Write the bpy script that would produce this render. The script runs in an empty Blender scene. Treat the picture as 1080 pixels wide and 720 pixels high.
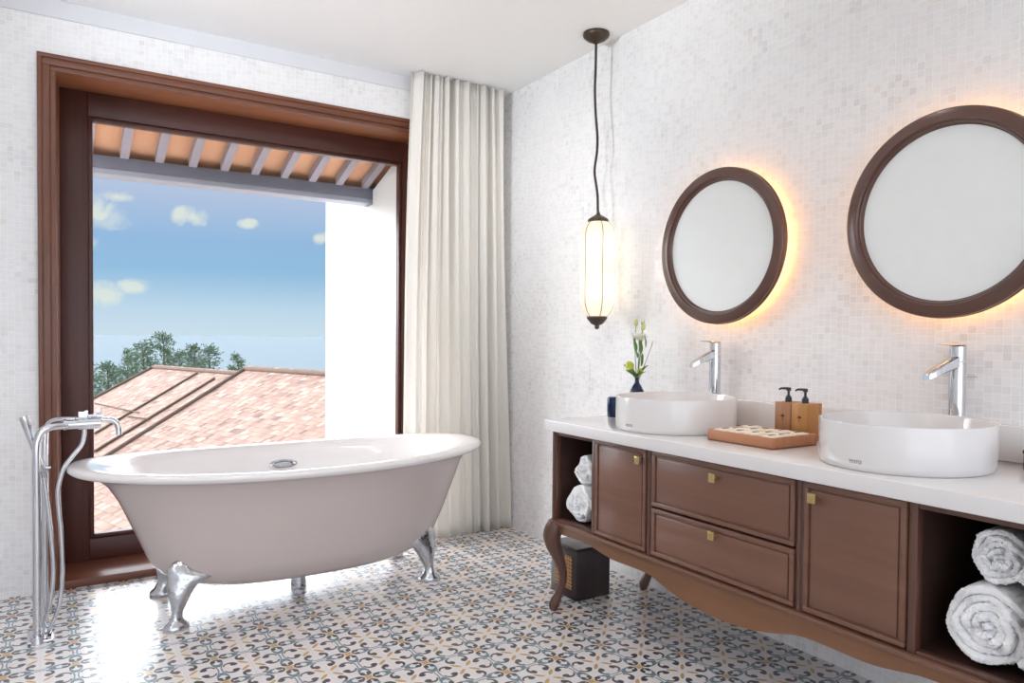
import bpy, bmesh, math, random
from math import sin, cos, pi, radians, sqrt
from mathutils import Vector, Matrix
random.seed(7)
sc = bpy.context.scene
COL = sc.collection
XW, YW, ZC = 2.532, 4.128, 2.84          # mirror wall, window wall, ceiling
XL, YB = -1.9, -2.2                      # opposite wall, open end

def lin(r, g, b):
    f = lambda c: (c / 255 / 12.92) if c / 255 <= .04045 else ((c / 255 + .055) / 1.055) ** 2.4
    return (f(r), f(g), f(b), 1.0)

# ------------------------------------------------------------------ node helpers
class S:
    """a node socket with arithmetic"""
    def __init__(s, nt, v): s.nt, s.v = nt, v
    def _m(s, op, *a):
        n = s.nt.nodes.new('ShaderNodeMath'); n.operation = op
        for i, x in enumerate((s,) + a):
            x = x.v if isinstance(x, S) else x
            if isinstance(x, (int, float)): n.inputs[i].default_value = x
            else: s.nt.links.new(x, n.inputs[i])
        return S(s.nt, n.outputs[0])
    def __add__(s, o): return s._m('ADD', o)
    def __radd__(s, o): return s._m('ADD', o)
    def __sub__(s, o): return s._m('SUBTRACT', o)
    def __rsub__(s, o): return (s * -1.0) + o
    def __mul__(s, o): return s._m('MULTIPLY', o)
    def __rmul__(s, o): return s._m('MULTIPLY', o)
    def __truediv__(s, o): return s._m('DIVIDE', o)
    def abs(s): return s._m('ABSOLUTE')
    def sqrt(s): return s._m('SQRT')
    def floor(s): return s._m('FLOOR')
    def round(s): return s._m('ROUND')
    def min(s, o): return s._m('MINIMUM', o)
    def max(s, o): return s._m('MAXIMUM', o)
    def gt(s, o): return s._m('GREATER_THAN', o)
    def lt(s, o): return s._m('LESS_THAN', o)
    def clamp(s): return s.max(0.0).min(1.0)
    def inside(s, w): return (s * (-1.0 / w) + .5).clamp()      # 1 where s<0, soft edge w
    def step(s, a, b):                                          # 0..1 between a and b
        return ((s - a) * (1.0 / (b - a))).clamp()

def newmat(name):
    m = bpy.data.materials.new(name); m.use_nodes = True
    nt = m.node_tree; nt.nodes.clear()
    out = nt.nodes.new('ShaderNodeOutputMaterial'); p = nt.nodes.new('ShaderNodeBsdfPrincipled')
    nt.links.new(p.outputs[0], out.inputs[0])
    return m, nt, p, out

def pos_xyz(nt, obj=False):
    if obj:
        g = nt.nodes.new('ShaderNodeTexCoord').outputs['Object']
    else:
        g = nt.nodes.new('ShaderNodeNewGeometry').outputs['Position']
    s = nt.nodes.new('ShaderNodeSeparateXYZ'); nt.links.new(g, s.inputs[0])
    return S(nt, s.outputs[0]), S(nt, s.outputs[1]), S(nt, s.outputs[2])

def vec(nt, x, y, z=0.0):
    c = nt.nodes.new('ShaderNodeCombineXYZ')
    for i, v in enumerate((x, y, z)):
        if isinstance(v, S): nt.links.new(v.v, c.inputs[i])
        else: c.inputs[i].default_value = v
    return c.outputs[0]

def noise(nt, v, scale, detail=3.0, rough=.5, dist=0.0):
    n = nt.nodes.new('ShaderNodeTexNoise'); n.inputs['Scale'].default_value = scale
    n.inputs['Detail'].default_value = detail; n.inputs['Roughness'].default_value = rough
    n.inputs['Distortion'].default_value = dist
    if v is not None: nt.links.new(v, n.inputs['Vector'])
    return S(nt, n.outputs[0])

def white(nt, v):
    n = nt.nodes.new('ShaderNodeTexWhiteNoise'); nt.links.new(v, n.inputs['Vector'])
    return S(nt, n.outputs['Value'])

def mix(nt, fac, a, b):
    n = nt.nodes.new('ShaderNodeMix'); n.data_type = 'RGBA'
    nt.links.new(fac.v, n.inputs[0]) if isinstance(fac, S) else setattr(n.inputs[0], 'default_value', fac)
    for i, c in ((6, a), (7, b)):
        if isinstance(c, tuple): n.inputs[i].default_value = c
        else: nt.links.new(c, n.inputs[i])
    return n.outputs[2]

def bump(nt, p, h, strength=.3, dist=.002):
    b = nt.nodes.new('ShaderNodeBump'); b.inputs['Strength'].default_value = strength
    b.inputs['Distance'].default_value = dist
    nt.links.new(h.v, b.inputs['Height']); nt.links.new(b.outputs[0], p.inputs['Normal'])

def plain(name, col, rough=.5, metal=0.0, spec=.5, coat=0.0, nscale=40, namp=.04, bmp=0.0):
    """principled surface with a faint procedural mottling"""
    m, nt, p, out = newmat(name)
    tc = nt.nodes.new('ShaderNodeTexCoord').outputs['Object']
    n = noise(nt, tc, nscale)
    dark = tuple(c * (1 - namp * 2) for c in col[:3]) + (1,)
    nt.links.new(mix(nt, n, dark, col), p.inputs['Base Color'])
    p.inputs['Roughness'].default_value = rough; p.inputs['Metallic'].default_value = metal
    p.inputs['Specular IOR Level'].default_value = spec; p.inputs['Coat Weight'].default_value = coat
    if bmp: bump(nt, p, n, bmp)
    return m

def wood(name, c1, c2, axis='Z', rough=.4, scale=1.0, coat=0.0):
    m, nt, p, out = newmat(name)
    x, y, z = pos_xyz(nt, True)
    s = {'X': (.06, 1, 1), 'Y': (1, .06, 1), 'Z': (1, 1, .06)}[axis]
    v = vec(nt, x * s[0], y * s[1], z * s[2])
    n = noise(nt, v, 60 * scale, 4.0, .6, .6); n2 = noise(nt, v, 14 * scale, 2.0, .5, 1.2)
    f = (n * .55 + n2 * .75 - .15).clamp()
    nt.links.new(mix(nt, f, c1, c2), p.inputs['Base Color'])
    p.inputs['Roughness'].default_value = rough; p.inputs['Coat Weight'].default_value = coat
    p.inputs['Coat Roughness'].default_value = .2
    bump(nt, p, n, .08, .001)
    return m

def mosaic(name, axis):
    """small marble mosaic, columns straight, rows shifting a little from column to column"""
    m, nt, p, out = newmat(name)
    x, y, z = pos_xyz(nt)
    h = y if axis == 'Y' else x
    T = .0262
    a = h * (1 / T); ci = a.floor(); fa = a - ci
    off = (white(nt, vec(nt, (ci * .5).floor(), 3.3)) * 3.0).floor() * .3333
    b = z * (1 / T) + off; ri = b.floor(); fb = b - ri
    # now and then two stones in a column are one long piece
    r1 = white(nt, vec(nt, ci, ri, 1.0)); r2 = white(nt, vec(nt, ci, ri, 5.0))
    r3 = white(nt, vec(nt, ci, ri, 9.0))
    big = noise(nt, vec(nt, h, z), 4.5, 2.0)
    vein = noise(nt, vec(nt, h + r1 * 7.0, z + r2 * 5.0), 60, 4.0, .65, 1.0)
    light, grey, warm = lin(238, 237, 237), lin(214, 212, 212), lin(226, 219, 208)
    dark = (r1 * .8 + (big - .5) * 1.5).step(.62, 1.1)
    c = mix(nt, dark * .8, light, grey)
    c = mix(nt, (r2.step(.9, 1.0)) * .4, c, warm)
    c = mix(nt, vein.step(.5, .8) * .2, c, lin(190, 187, 186))
    e = (fa.min(1.0 - fa)).min(fb.min(1.0 - fb))
    g = (e - .035).inside(.03)
    c = mix(nt, g * .9, c, lin(250, 249, 248))
    nt.links.new(c, p.inputs['Base Color'])
    nt.links.new(((r3 * .25 + .16) + g * .5).v, p.inputs['Roughness'])
    p.inputs['Specular IOR Level'].default_value = .4
    tilt = (r2 - .5) * fa + (r3 - .5) * fb
    bump(nt, p, (1.0 - g) + tilt * .6, .35, .0012)
    return m

def floor_mat():
    m, nt, p, out = newmat('patterned_cement_tile')
    x, y, z = pos_xyz(nt)
    P = .2265
    u = (x - 1.535) * (1 / P); v = (y - 2.377) * (1 / P)
    au = (u - u.round()).abs(); av = (v - v.round()).abs()
    P_ = au.max(av); Q = au.min(av)
    w = .010
    hyp = lambda a, b: (a * a + b * b).sqrt()
    ell = lambda a, b, ra, rb: hyp(a * (1 / ra), b * (1 / rb)) - 1.0
    r = hyp(P_, Q)
    s2 = 1 / sqrt(2)
    d = (P_ + Q) * s2; e = (P_ - Q) * s2
    petal = ell(d - .165, e, .100, .032).inside(.25)
    blob = ell(P_ - .262, Q - .110, .060, .048).inside(.2)
    rr = hyp(P_ - .337, Q - .088)
    tw = (P_ - .255).step(0, .19) * -.040 + .060
    tail = ((rr - .092).abs() - tw * .6).inside(w) * Q.gt(.085)
    ring = ((r - .474).abs() - .011).inside(w) * (Q - .23).inside(.03)
    Pc = .5 - P_; Qc = .5 - Q
    lf = ell(Pc, Q - .30, .082, .112)
    leafline = (lf.abs() - .19).inside(.12)
    isdark = (Q - .285).step(0, .02)
    bl2 = ell(Pc - .055, Q - .35, .042, .055).inside(.2)
    junc = ell(Pc - .014, Q - .170, .022, .050).inside(.25)
    arc2 = ((hyp(P_ - .36, Q - .20) - .10).abs() - .008).inside(w) * ((P_ - .43).step(0, .02)) * (1.0 - isdark)
    dd = (Pc + Qc) * s2; ee = ((Pc - Qc) * s2).abs()
    star = ((dd.abs() + .0001).sqrt() + (ee + .0001).sqrt() - sqrt(.150)).inside(.03)
    darkm = (blob.max(tail)).max((leafline * isdark).max(bl2)).clamp()
    tealm = ring.max(leafline * (1.0 - isdark)).max(junc.max(arc2)).clamp()
    yelm = petal.max(star).clamp()
    n = noise(nt, vec(nt, x, y), 60, 3.0); nb = noise(nt, vec(nt, x, y), 9, 2.0)
    c = mix(nt, n * .5, lin(240, 236, 236), lin(222, 217, 218))
    inleaf = lf.inside(.1)
    c = mix(nt, inleaf * .5, c, lin(226, 232, 234))
    c = mix(nt, tealm * (n * .2 + .8), c, lin(58, 108, 124))
    c = mix(nt, darkm * (n * .1 + .9), c, lin(36, 33, 42))
    c = mix(nt, yelm * (n * .2 + .8), c, mix(nt, nb.step(.35, .65), lin(214, 152, 58), lin(192, 166, 76)))
    g = ((u - u.round()).abs().min((v - v.round()).abs()) - .004).inside(.006)
    c = mix(nt, g * .45, c, lin(205, 200, 198))
    nt.links.new(c, p.inputs['Base Color'])
    nt.links.new((n * .10 + .24 + g * .3).v, p.inputs['Roughness'])
    p.inputs['Specular IOR Level'].default_value = .55
    p.inputs['Coat Weight'].default_value = .5; p.inputs['Coat Roughness'].default_value = .42
    bump(nt, p, nb + g * -1.0, .05, .002)
    return m

# ------------------------------------------------------------------ mesh builder
class MB:
    def __init__(s): s.v, s.f, s.uv = [], [], []
    def add(s, vs, fs):
        o = len(s.v); s.v += [tuple(v) for v in vs]; s.f += [tuple(i + o for i in f) for f in fs]; return s
    def box(s, x0, x1, y0, y1, z0, z1):
        x0, x1 = sorted((x0, x1)); y0, y1 = sorted((y0, y1)); z0, z1 = sorted((z0, z1))
        vs = [(x, y, z) for x in (x0, x1) for y in (y0, y1) for z in (z0, z1)]
        return s.add(vs, [(0, 1, 3, 2), (4, 6, 7, 5), (0, 4, 5, 1), (2, 3, 7, 6), (0, 2, 6, 4), (1, 5, 7, 3)])
    def rbox(s, x0, x1, y0, y1, z0, z1, b=.003, seg=2):
        bm = bmesh.new(); t = MB(); t.box(x0, x1, y0, y1, z0, z1)
        vs = [bm.verts.new(v) for v in t.v]
        for f in t.f: bm.faces.new([vs[i] for i in f])
        bmesh.ops.bevel(bm, geom=list(bm.edges), offset=b, segments=seg, affect='EDGES', profile=.5)
        bm.verts.index_update()
        s.add([v.co[:] for v in bm.verts], [[v.index for v in f.verts] for f in bm.faces]); bm.free(); return s
    def rings(s, rings, cap0=True, cap1=True, closed=True):
        n = len(rings[0]); vs = [p for r in rings for p in r]; fs = []
        for i in range(len(rings) - 1):
            for j in range(n if closed else n - 1):
                k = (j + 1) % n
                fs.append((i * n + j, i * n + k, (i + 1) * n + k, (i + 1) * n + j))
        if cap0: fs.append(tuple(reversed(range(n))))
        if cap1: fs.append(tuple((len(rings) - 1) * n + j for j in range(n)))
        return s.add(vs, fs)
    def lathe(s, cx, cy, prof, n=48, sx=1, sy=1, cap0=True, cap1=True, ripple=0, rk=0):
        R = []
        for (r, z) in prof:
            R.append([(cx + sx * r * (1 + ripple * abs(cos(rk * 2 * pi * j / n / 2)) ) * cos(2 * pi * j / n),
                       cy + sy * r * (1 + ripple * abs(cos(rk * 2 * pi * j / n / 2))) * sin(2 * pi * j / n), z) for j in range(n)])
        return s.rings(R, cap0, cap1)
    def tube(s, pts, r, n=14, smooth=0, caps=True):
        pts = [Vector(p) for p in pts]
        rs = list(r) if isinstance(r, (list, tuple)) else [r] * len(pts)
        if smooth:
            q, qr = [], []
            for i in range(len(pts) - 1):
                p0 = pts[max(i - 1, 0)]; p1 = pts[i]; p2 = pts[i + 1]; p3 = pts[min(i + 2, len(pts) - 1)]
                for k in range(smooth):
                    t = k / smooth
                    q.append(.5 * ((2 * p1) + (p2 - p0) * t + (2 * p0 - 5 * p1 + 4 * p2 - p3) * t * t + (3 * p1 - p0 - 3 * p2 + p3) * t ** 3))
                    qr.append(rs[i] * (1 - t) + rs[i + 1] * t)
            q.append(pts[-1]); qr.append(rs[-1]); pts, rs = q, qr
        R = []; nrm = None
        for i, p in enumerate(pts):
            t = (pts[min(i + 1, len(pts) - 1)] - pts[max(i - 1, 0)])
            t = t.normalized() if t.length > 1e-9 else Vector((0, 0, 1))
            if nrm is None:
                a = Vector((1, 0, 0)) if abs(t.x) < .8 else Vector((0, 1, 0)); nrm = (a - t * a.dot(t)).normalized()
            else:
                nrm = nrm - t * nrm.dot(t); nrm = nrm.normalized()
            b = t.cross(nrm)
            R.append([p + (nrm * cos(2 * pi * j / n) + b * sin(2 * pi * j / n)) * rs[i] for j in range(n)])
        return s.rings(R, caps, caps)
    def cyl(s, a, b, r, r2=None, n=24):
        return s.tube([a, b], [r, r if r2 is None else r2], n)
    def ball(s, c, rx, ry=None, rz=None, n=16, m=10):
        ry = rx if ry is None else ry; rz = rx if rz is None else rz
        R = [[(c[0] + rx * sin(pi * i / m) * cos(2 * pi * j / n), c[1] + ry * sin(pi * i / m) * sin(2 * pi * j / n), c[2] - rz * cos(pi * i / m)) for j in range(n)] for i in range(1, m)]
        k = len(s.v); s.rings(R, False, False)
        o = len(s.v); s.v += [(c[0], c[1], c[2] - rz), (c[0], c[1], c[2] + rz)]
        for j in range(n):
            s.f.append((k + (j + 1) % n, k + j, o)); s.f.append((k + (m - 2) * n + j, k + (m - 2) * n + (j + 1) % n, o + 1))
        return s
    def prism(s, poly, axis, a, b):
        """poly of 2-D points extruded along axis from a to b"""
        def P(q, t):
            return {'X': (t, q[0], q[1]), 'Y': (q[0], t, q[1]), 'Z': (q[0], q[1], t)}[axis]
        n = len(poly); vs = [P(q, a) for q in poly] + [P(q, b) for q in poly]
        fs = [(i, (i + 1) % n, n + (i + 1) % n, n + i) for i in range(n)]
        fs += [tuple(reversed(range(n))), tuple(range(n, 2 * n))]
        return s.add(vs, fs)

ORG = {}
def empty(name, loc):
    o = bpy.data.objects.new(name, None); COL.objects.link(o); o.location = loc
    o.empty_display_size = .05; ORG[o.name] = Vector(loc); return o

def tag(o, label=None, cat=None, group=None, kind=None):
    if label: o['label'] = label
    if cat: o['category'] = cat
    if group: o['group'] = group
    if kind: o['kind'] = kind
    return o

def build(name, mb, mat, parent=None, origin=None, smooth=35, label=None, recalc=True):
    """ONE mesh object; vertices are authored in world space"""
    org = Vector(origin) if origin else (ORG[parent.name] if parent else Vector((0, 0, 0)))
    me = bpy.data.meshes.new(name)
    me.from_pydata([tuple(Vector(v) - org) for v in mb.v], [], mb.f)
    if recalc:
        bm = bmesh.new(); bm.from_mesh(me); bmesh.ops.recalc_face_normals(bm, faces=bm.faces); bm.to_mesh(me); bm.free()
    if smooth:
        for p in me.polygons: p.use_smooth = True
        me.set_sharp_from_angle(angle=radians(smooth))
    me.materials.append(mat)
    o = bpy.data.objects.new(name, me); COL.objects.link(o)
    if parent:
        o.parent = parent; o.location = org - ORG[parent.name]
    else:
        o.location = org
    ORG[o.name] = org
    if label: o['label'] = label
    return o

def struct(name, mb, mat, smooth=0, **k):
    o = build(name, mb, mat, smooth=smooth, **k); o['kind'] = 'structure'; return o

# ------------------------------------------------------------------ materials
M = {}
M['mosaic_r'] = mosaic('marble_mosaic_side', 'Y')
M['mosaic_b'] = mosaic('marble_mosaic_window', 'X')
M['floor'] = floor_mat()
M['paint'] = plain('white_ceiling_paint', lin(250, 250, 250), .8, nscale=5, namp=.005)
M['plaster'] = plain('pale_plaster', lin(222, 222, 226), .7, nscale=8, namp=.02)
M['casing'] = wood('red_brown_teak_x', lin(80, 42, 28), lin(132, 80, 56), 'X', .38, coat=.15)
M['headlin'] = wood('teak_head_lit', lin(120, 70, 44), lin(176, 112, 72), 'X', .4)  # casing teak made lighter; light from below put into the colour
M['casingz'] = wood('red_brown_teak_z', lin(80, 42, 28), lin(132, 80, 56), 'Z', .38, coat=.15)
M['sash'] = wood('dark_red_teak_x', lin(52, 25, 20), lin(96, 52, 42), 'X', .4)
M['sashz'] = wood('dark_red_teak_z', lin(52, 25, 20), lin(96, 52, 42), 'Z', .4)
M['van'] = wood('walnut_panel', lin(92, 60, 47), lin(132, 92, 72), 'Y', .36, coat=.2, scale=.6)
M['vanz'] = wood('walnut_upright', lin(70, 44, 36), lin(106, 70, 56), 'Z', .36, coat=.2)
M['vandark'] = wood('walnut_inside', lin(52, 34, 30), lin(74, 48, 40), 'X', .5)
M['apron'] = wood('walnut_apron', lin(100, 66, 44), lin(142, 96, 62), 'Y', .34, coat=.2, scale=.6)
M['quartz'] = plain('white_quartz', lin(226, 222, 221), .16, nscale=25, namp=.01, coat=.3)
M['ceramic'] = plain('white_ceramic', lin(226, 222, 220), .12, nscale=3, namp=.003, coat=.4)
M['tub'] = plain('tub_acrylic', lin(238, 234, 233), .16, nscale=3, namp=.003, coat=.4)
M['chrome'] = plain('chrome', (.66, .67, .70, 1), .06, metal=1.0, namp=.01)
M['cast'] = plain('cast_chrome', (.66, .67, .70, 1), .14, metal=1.0, nscale=70, namp=.12, bmp=.9)
M['bronze'] = plain('dark_bronze', lin(84, 72, 62), .38, metal=.8, nscale=80)
M['brass'] = plain('aged_brass', lin(214, 192, 136), .3, metal=.85, nscale=200, namp=.15)
M['black'] = plain('black_plastic', lin(30, 32, 38), .3)
M['ink'] = plain('dark_print', lin(58, 42, 36), .7)
M['grey_ink'] = plain('grey_print', lin(120, 120, 124), .5)
M['towel'] = plain('white_terry', lin(252, 252, 253), .95, spec=.1, nscale=230, namp=.02, bmp=.6)
M['tray'] = wood('oiled_light_wood', lin(160, 100, 68), lin(204, 146, 108), 'Y', .5)
M['disp'] = wood('honey_wood', lin(150, 100, 52), lin(200, 146, 86), 'Z', .45)
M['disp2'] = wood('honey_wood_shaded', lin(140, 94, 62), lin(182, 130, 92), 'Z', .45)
M['packet'] = plain('cream_paper', lin(242, 230, 212), .8, nscale=30, namp=.04)
M['binwood'] = wood('black_brown_wood', lin(34, 24, 26), lin(56, 40, 40), 'Z', .35, coat=.5)
M['cord'] = plain('brown_fabric_cord', lin(52, 36, 38), .8)
M['stem'] = plain('green_stem', lin(96, 128, 66), .6)
M['leaf'] = plain('green_leaf', lin(100, 136, 64), .5, namp=.12)
M['petal'] = plain('ivory_petal', lin(240, 242, 222), .6)
M['lime'] = plain('lime_petal', lin(214, 220, 96), .55, namp=.1)

# blue reactive glaze: dark rim running to bright blue
m, nt, p, out = newmat('blue_glaze'); x, y, z = pos_xyz(nt, True)
n = noise(nt, vec(nt, x * 4.0, y * 4.0, z * 1.0), 60, 4)
nt.links.new(mix(nt, n.step(.35, .65), lin(3, 9, 28), lin(10, 44, 92)), p.inputs['Base Color'])
p.inputs['Roughness'].default_value = .1; p.inputs['Specular IOR Level'].default_value = .4
M['blue'] = m

# window glass: clear pane with fresnel reflection
m, nt, p, out = newmat('clear_pane'); nt.nodes.remove(p)
tr = nt.nodes.new('ShaderNodeBsdfTransparent'); tr.inputs[0].default_value = (.97, .98, .99, 1)
gl = nt.nodes.new('ShaderNodeBsdfGlossy'); gl.inputs['Roughness'].default_value = .02
lw = nt.nodes.new('ShaderNodeLayerWeight'); lw.inputs[0].default_value = .5
fc = S(nt, lw.outputs['Facing']); f5 = fc * fc * fc * fc * fc * .6 + .003
mx = nt.nodes.new('ShaderNodeMixShader')
nt.links.new(f5.v, mx.inputs[0]); nt.links.new(tr.outputs[0], mx.inputs[1]); nt.links.new(gl.outputs[0], mx.inputs[2])
nt.links.new(mx.outputs[0], out.inputs[0]); M['pane'] = m

# sheer curtain: diffuse + translucent
m, nt, p, out = newmat('sheer_voile')
tl = nt.nodes.new('ShaderNodeBsdfTranslucent'); tl.inputs[0].default_value = lin(250, 248, 244)
df = nt.nodes.new('ShaderNodeBsdfDiffuse'); df.inputs[0].default_value = lin(246, 243, 238)
mx = nt.nodes.new('ShaderNodeMixShader'); mx.inputs[0].default_value = .42
nt.links.new(df.outputs[0], mx.inputs[1]); nt.links.new(tl.outputs[0], mx.inputs[2]); nt.links.new(mx.outputs[0], out.inputs[0])
M['voile'] = m

# soft anti-glare mirror
m, nt, p, out = newmat('satin_mirror')
p.inputs['Base Color'].default_value = lin(220, 222, 218); p.inputs['Metallic'].default_value = .12
p.inputs['Roughness'].default_value = .5; p.inputs['Coat Weight'].default_value = .0
x, y, z = pos_xyz(nt, True); n = noise(nt, vec(nt, x, y, z), 14, 3)
nt.links.new(mix(nt, n, lin(232, 234, 231), lin(238, 239, 237)), p.inputs['Base Color'])
M['mirror'] = m

def emis(name, col, st):
    m, nt, p, out = newmat(name)
    p.inputs['Base Color'].default_value = col; p.inputs['Emission Color'].default_value = col
    p.inputs['Emission Strength'].default_value = st; return m
M['led'] = emis('amber_led', (1, .48, .14, 1), 20.0)
M['bulb'] = emis('warm_bulb', (1, .90, .72, 1), 4.2)
M['down'] = emis('downlight_glow', (1, .90, .78, 1), 6.0)

# pendant glass: milky ribbed glass lit from inside
m, nt, p, out = newmat('milky_glass')
tl = nt.nodes.new('ShaderNodeBsdfTranslucent'); tl.inputs[0].default_value = (.96, .93, .88, 1)
gl = nt.nodes.new('ShaderNodeBsdfGlossy'); gl.inputs['Roughness'].default_value = .12
em = nt.nodes.new('ShaderNodeEmission'); em.inputs[0].default_value = (1, .88, .70, 1); em.inputs[1].default_value = .16
fr = nt.nodes.new('ShaderNodeFresnel'); fr.inputs[0].default_value = 1.45
mx = nt.nodes.new('ShaderNodeMixShader'); ad = nt.nodes.new('ShaderNodeAddShader')
nt.links.new(fr.outputs[0], mx.inputs[0]); nt.links.new(tl.outputs[0], mx.inputs[1]); nt.links.new(gl.outputs[0], mx.inputs[2])
nt.links.new(mx.outputs[0], ad.inputs[0]); nt.links.new(em.outputs[0], ad.inputs[1]); nt.links.new(ad.outputs[0], out.inputs[0])
M['shade'] = m

# woven cane
m, nt, p, out = newmat('woven_cane'); x, y, z = pos_xyz(nt)
a = y * (1 / .018); b = z * (1 / .018)
fa = (a - a.round()).abs(); fb = (b - b.round()).abs()
hole = ((fa * fa + fb * fb).sqrt() - .26).inside(.08)
nt.links.new(mix(nt, hole, lin(196, 148, 96), lin(60, 34, 26)), p.inputs['Base Color'])
bump(nt, p, 1.0 - hole, .6, .003); p.inputs['Roughness'].default_value = .6
M['cane'] = m

# clay roof tiles, u along the ridge, v down the slope
m, nt, p, out = newmat('weathered_clay_tiles')
uvn = nt.nodes.new('ShaderNodeUVMap'); sp = nt.nodes.new('ShaderNodeSeparateXYZ'); nt.links.new(uvn.outputs[0], sp.inputs[0])
u, v = S(nt, sp.outputs[0]), S(nt, sp.outputs[1])
row = (v * (1 / .16)).floor(); fv = v * (1 / .16) - row
a = u * (1 / .11) + (row * .5 - (row * .5).floor()); ci = a.floor(); fu = a - ci
r1 = white(nt, vec(nt, ci, row, 2.0)); r2 = white(nt, vec(nt, ci, row, 6.0))
bg = noise(nt, vec(nt, u, v), 1.1, 3)
c = mix(nt, r1, lin(142, 112, 98), lin(172, 140, 124))
c = mix(nt, r2.step(.86, .95) * .8, c, lin(196, 174, 156))
c = mix(nt, (1.0 - r2).step(.88, .97) * .7, c, lin(104, 76, 66))
c = mix(nt, bg.step(.55, .8) * .3, c, lin(128, 102, 88))
gap = (fv - .10).inside(.08).max((fu.min(1.0 - fu) - .04).inside(.05))
c = mix(nt, gap * .35, c, lin(96, 70, 58))
nt.links.new(c, p.inputs['Base Color']); p.inputs['Roughness'].default_value = .85
bump(nt, p, fv - gap, .5, .03)
M['tiles'] = m
M['ridge'] = plain('mossy_ridge_tile', lin(116, 96, 84), .9, nscale=8, namp=.2)
M['extwall'] = plain('white_render', lin(248, 248, 248), .9, nscale=3, namp=.005)
M['housewall'] = plain('house_render', lin(214, 206, 196), .9)
M['terracotta'] = plain('terracotta_soffit', lin(246, 190, 150), .8, nscale=10, namp=.06)
M['rafter'] = plain('grey_painted_timber', lin(172, 166, 176), .7, nscale=20)
M['beam'] = plain('slate_grey_beam', lin(122, 126, 140), .6, nscale=10, namp=.08)
M['beamlight'] = plain('pale_grey_drip_board', lin(170, 176, 188), .6)
M['foliage'] = plain('feathery_needles', lin(112, 138, 112), .8, nscale=3, namp=.3)
M['bark'] = plain('grey_bark', lin(96, 84, 72), .9, nscale=8)
m, nt, p, out = newmat('scrub_land'); x, y, z = pos_xyz(nt); n = noise(nt, vec(nt, x, y), .15, 5)
nt.links.new(mix(nt, n, lin(120, 126, 96), lin(168, 160, 132)), p.inputs['Base Color']); p.inputs['Roughness'].default_value = 1
M['land'] = m
m, nt, p, out = newmat('sea_water'); x, y, z = pos_xyz(nt); n = noise(nt, vec(nt, x * .2, y), .02, 4)
nt.links.new(mix(nt, n, lin(90, 108, 118), lin(97, 115, 125)), p.inputs['Base Color']); p.inputs['Roughness'].default_value = .7; p.inputs['Specular IOR Level'].default_value = .1
M['sea'] = m

# ------------------------------------------------------------------ setting
WX0, WX1, WZ0, WZ1 = .005, 2.085, .0, 2.506
WD = .42                                        # wall thickness     # window opening
struct('floor', MB().box(XL, XW + .15, YB, YW + .02, -.12, 0), M['floor'])
struct('ceiling', MB().box(XL, XW + .15, YB, YW + WD, ZC, ZC + .15), M['paint'])
struct('wall_right', MB().box(XW, XW + .15, YB, YW + WD, 0, ZC), M['mosaic_r'])
struct('wall_left', MB().box(XL - .15, XL, YB, YW + WD, -.12, ZC), M['mosaic_r'])
w = MB()
w.box(XL, WX0, YW, YW + WD, 0, ZC); w.box(WX1, XW, YW, YW + WD, 0, ZC); w.box(WX0, WX1, YW, YW + WD, WZ1 + .05, ZC)
struct('wall_back', w, M['mosaic_b'])
struct('trim_1', MB().rbox(XL, XW - .001, YW - .008, YW - .0005, ZC - .085, ZC - .0005, .002), M['plaster'])
# window: casing on the wall face, jamb lining, fixed sash, beads, sill, pane
win = empty('window_1', (.97, YW, 0)); win['kind'] = 'structure'
cs = MB()
def frame_box(mb, x0, x1, z0, z1, wd, y0, y1, bottom=True, b=.004):
    mb.rbox(x0, x0 + wd, y0, y1, z0, z1, b); mb.rbox(x1 - wd, x1, y0, y1, z0, z1, b)
    mb.rbox(x0 + wd, x1 - wd, y0, y1, z1 - wd, z1, b)
    if bottom: mb.rbox(x0 + wd, x1 - wd, y0, y1, z0, z0 + wd, b)
cz = MB(); cx = MB()
for (o, i, yy) in ((-.070, -.050, .030), (-.052, -.018, .022), (-.020, .006, .012)):
    cz.rbox(WX0 + o, WX0 + i, YW - yy, YW, .0, WZ1 - o if False else WZ1 - i, .003)
    cz.rbox(WX1 - i, WX1 - o, YW - yy, YW, .0, WZ1 - i, .003)
    cx.rbox(WX0 + o, WX1 - o, YW - yy, YW, WZ1 - i, WZ1 - o, .003)
build('casing_upright', cz, M['casingz'], win); build('casing_head', cx, M['casing'], win)
jz = MB(); jx = MB()
sx0, sx1, sz0, sz1 = WX0 + .024, WX1 - .024, .040, 2.520
sy0, sy1 = YW + .305, YW + .375
GX0, GX1, GZ0, GZ1 = .176, 1.922, .176, 2.372
jz.prism([(WX0, YW), (WX0 + .006, YW), (sx0, sy0), (sx0, YW + WD), (WX0, YW + WD)], 'Z', 0, WZ1)
jz.prism([(WX1, YW), (WX1 - .006, YW), (sx1, sy0), (sx1, YW + WD), (WX1, YW + WD)], 'Z', 0, WZ1)
jx.prism([(YW + .001, WZ1 + .05), (YW + .001, WZ1 - .002), (sy0, sz1), (YW + WD, sz1), (YW + WD, WZ1 + .05)], 'X', WX0, WX1)
build('jamb_lining', jz, M['casingz'], win, smooth=0); build('head_lining', jx, M['headlin'], win, smooth=0)
sh = MB(); sv = MB()
sv.rbox(sx0, GX0 - .022, sy0, sy1, sz0, sz1, .003); sv.rbox(GX1 + .022, sx1, sy0, sy1, sz0, sz1, .003)
sh.rbox(GX0 - .022, GX1 + .022, sy0, sy1, GZ1 + .022, sz1, .003); sh.rbox(GX0 - .022, GX1 + .022, sy0, sy1, sz0, GZ0 - .022, .003)
build('sash_stile', sv, M['sashz'], win); build('sash_rail', sh, M['sash'], win)
bd = MB(); frame_box(bd, GX0 - .022, GX1 + .022, GZ0 - .022, GZ1 + .022, .022, sy0 + .012, sy1 - .01)
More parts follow.
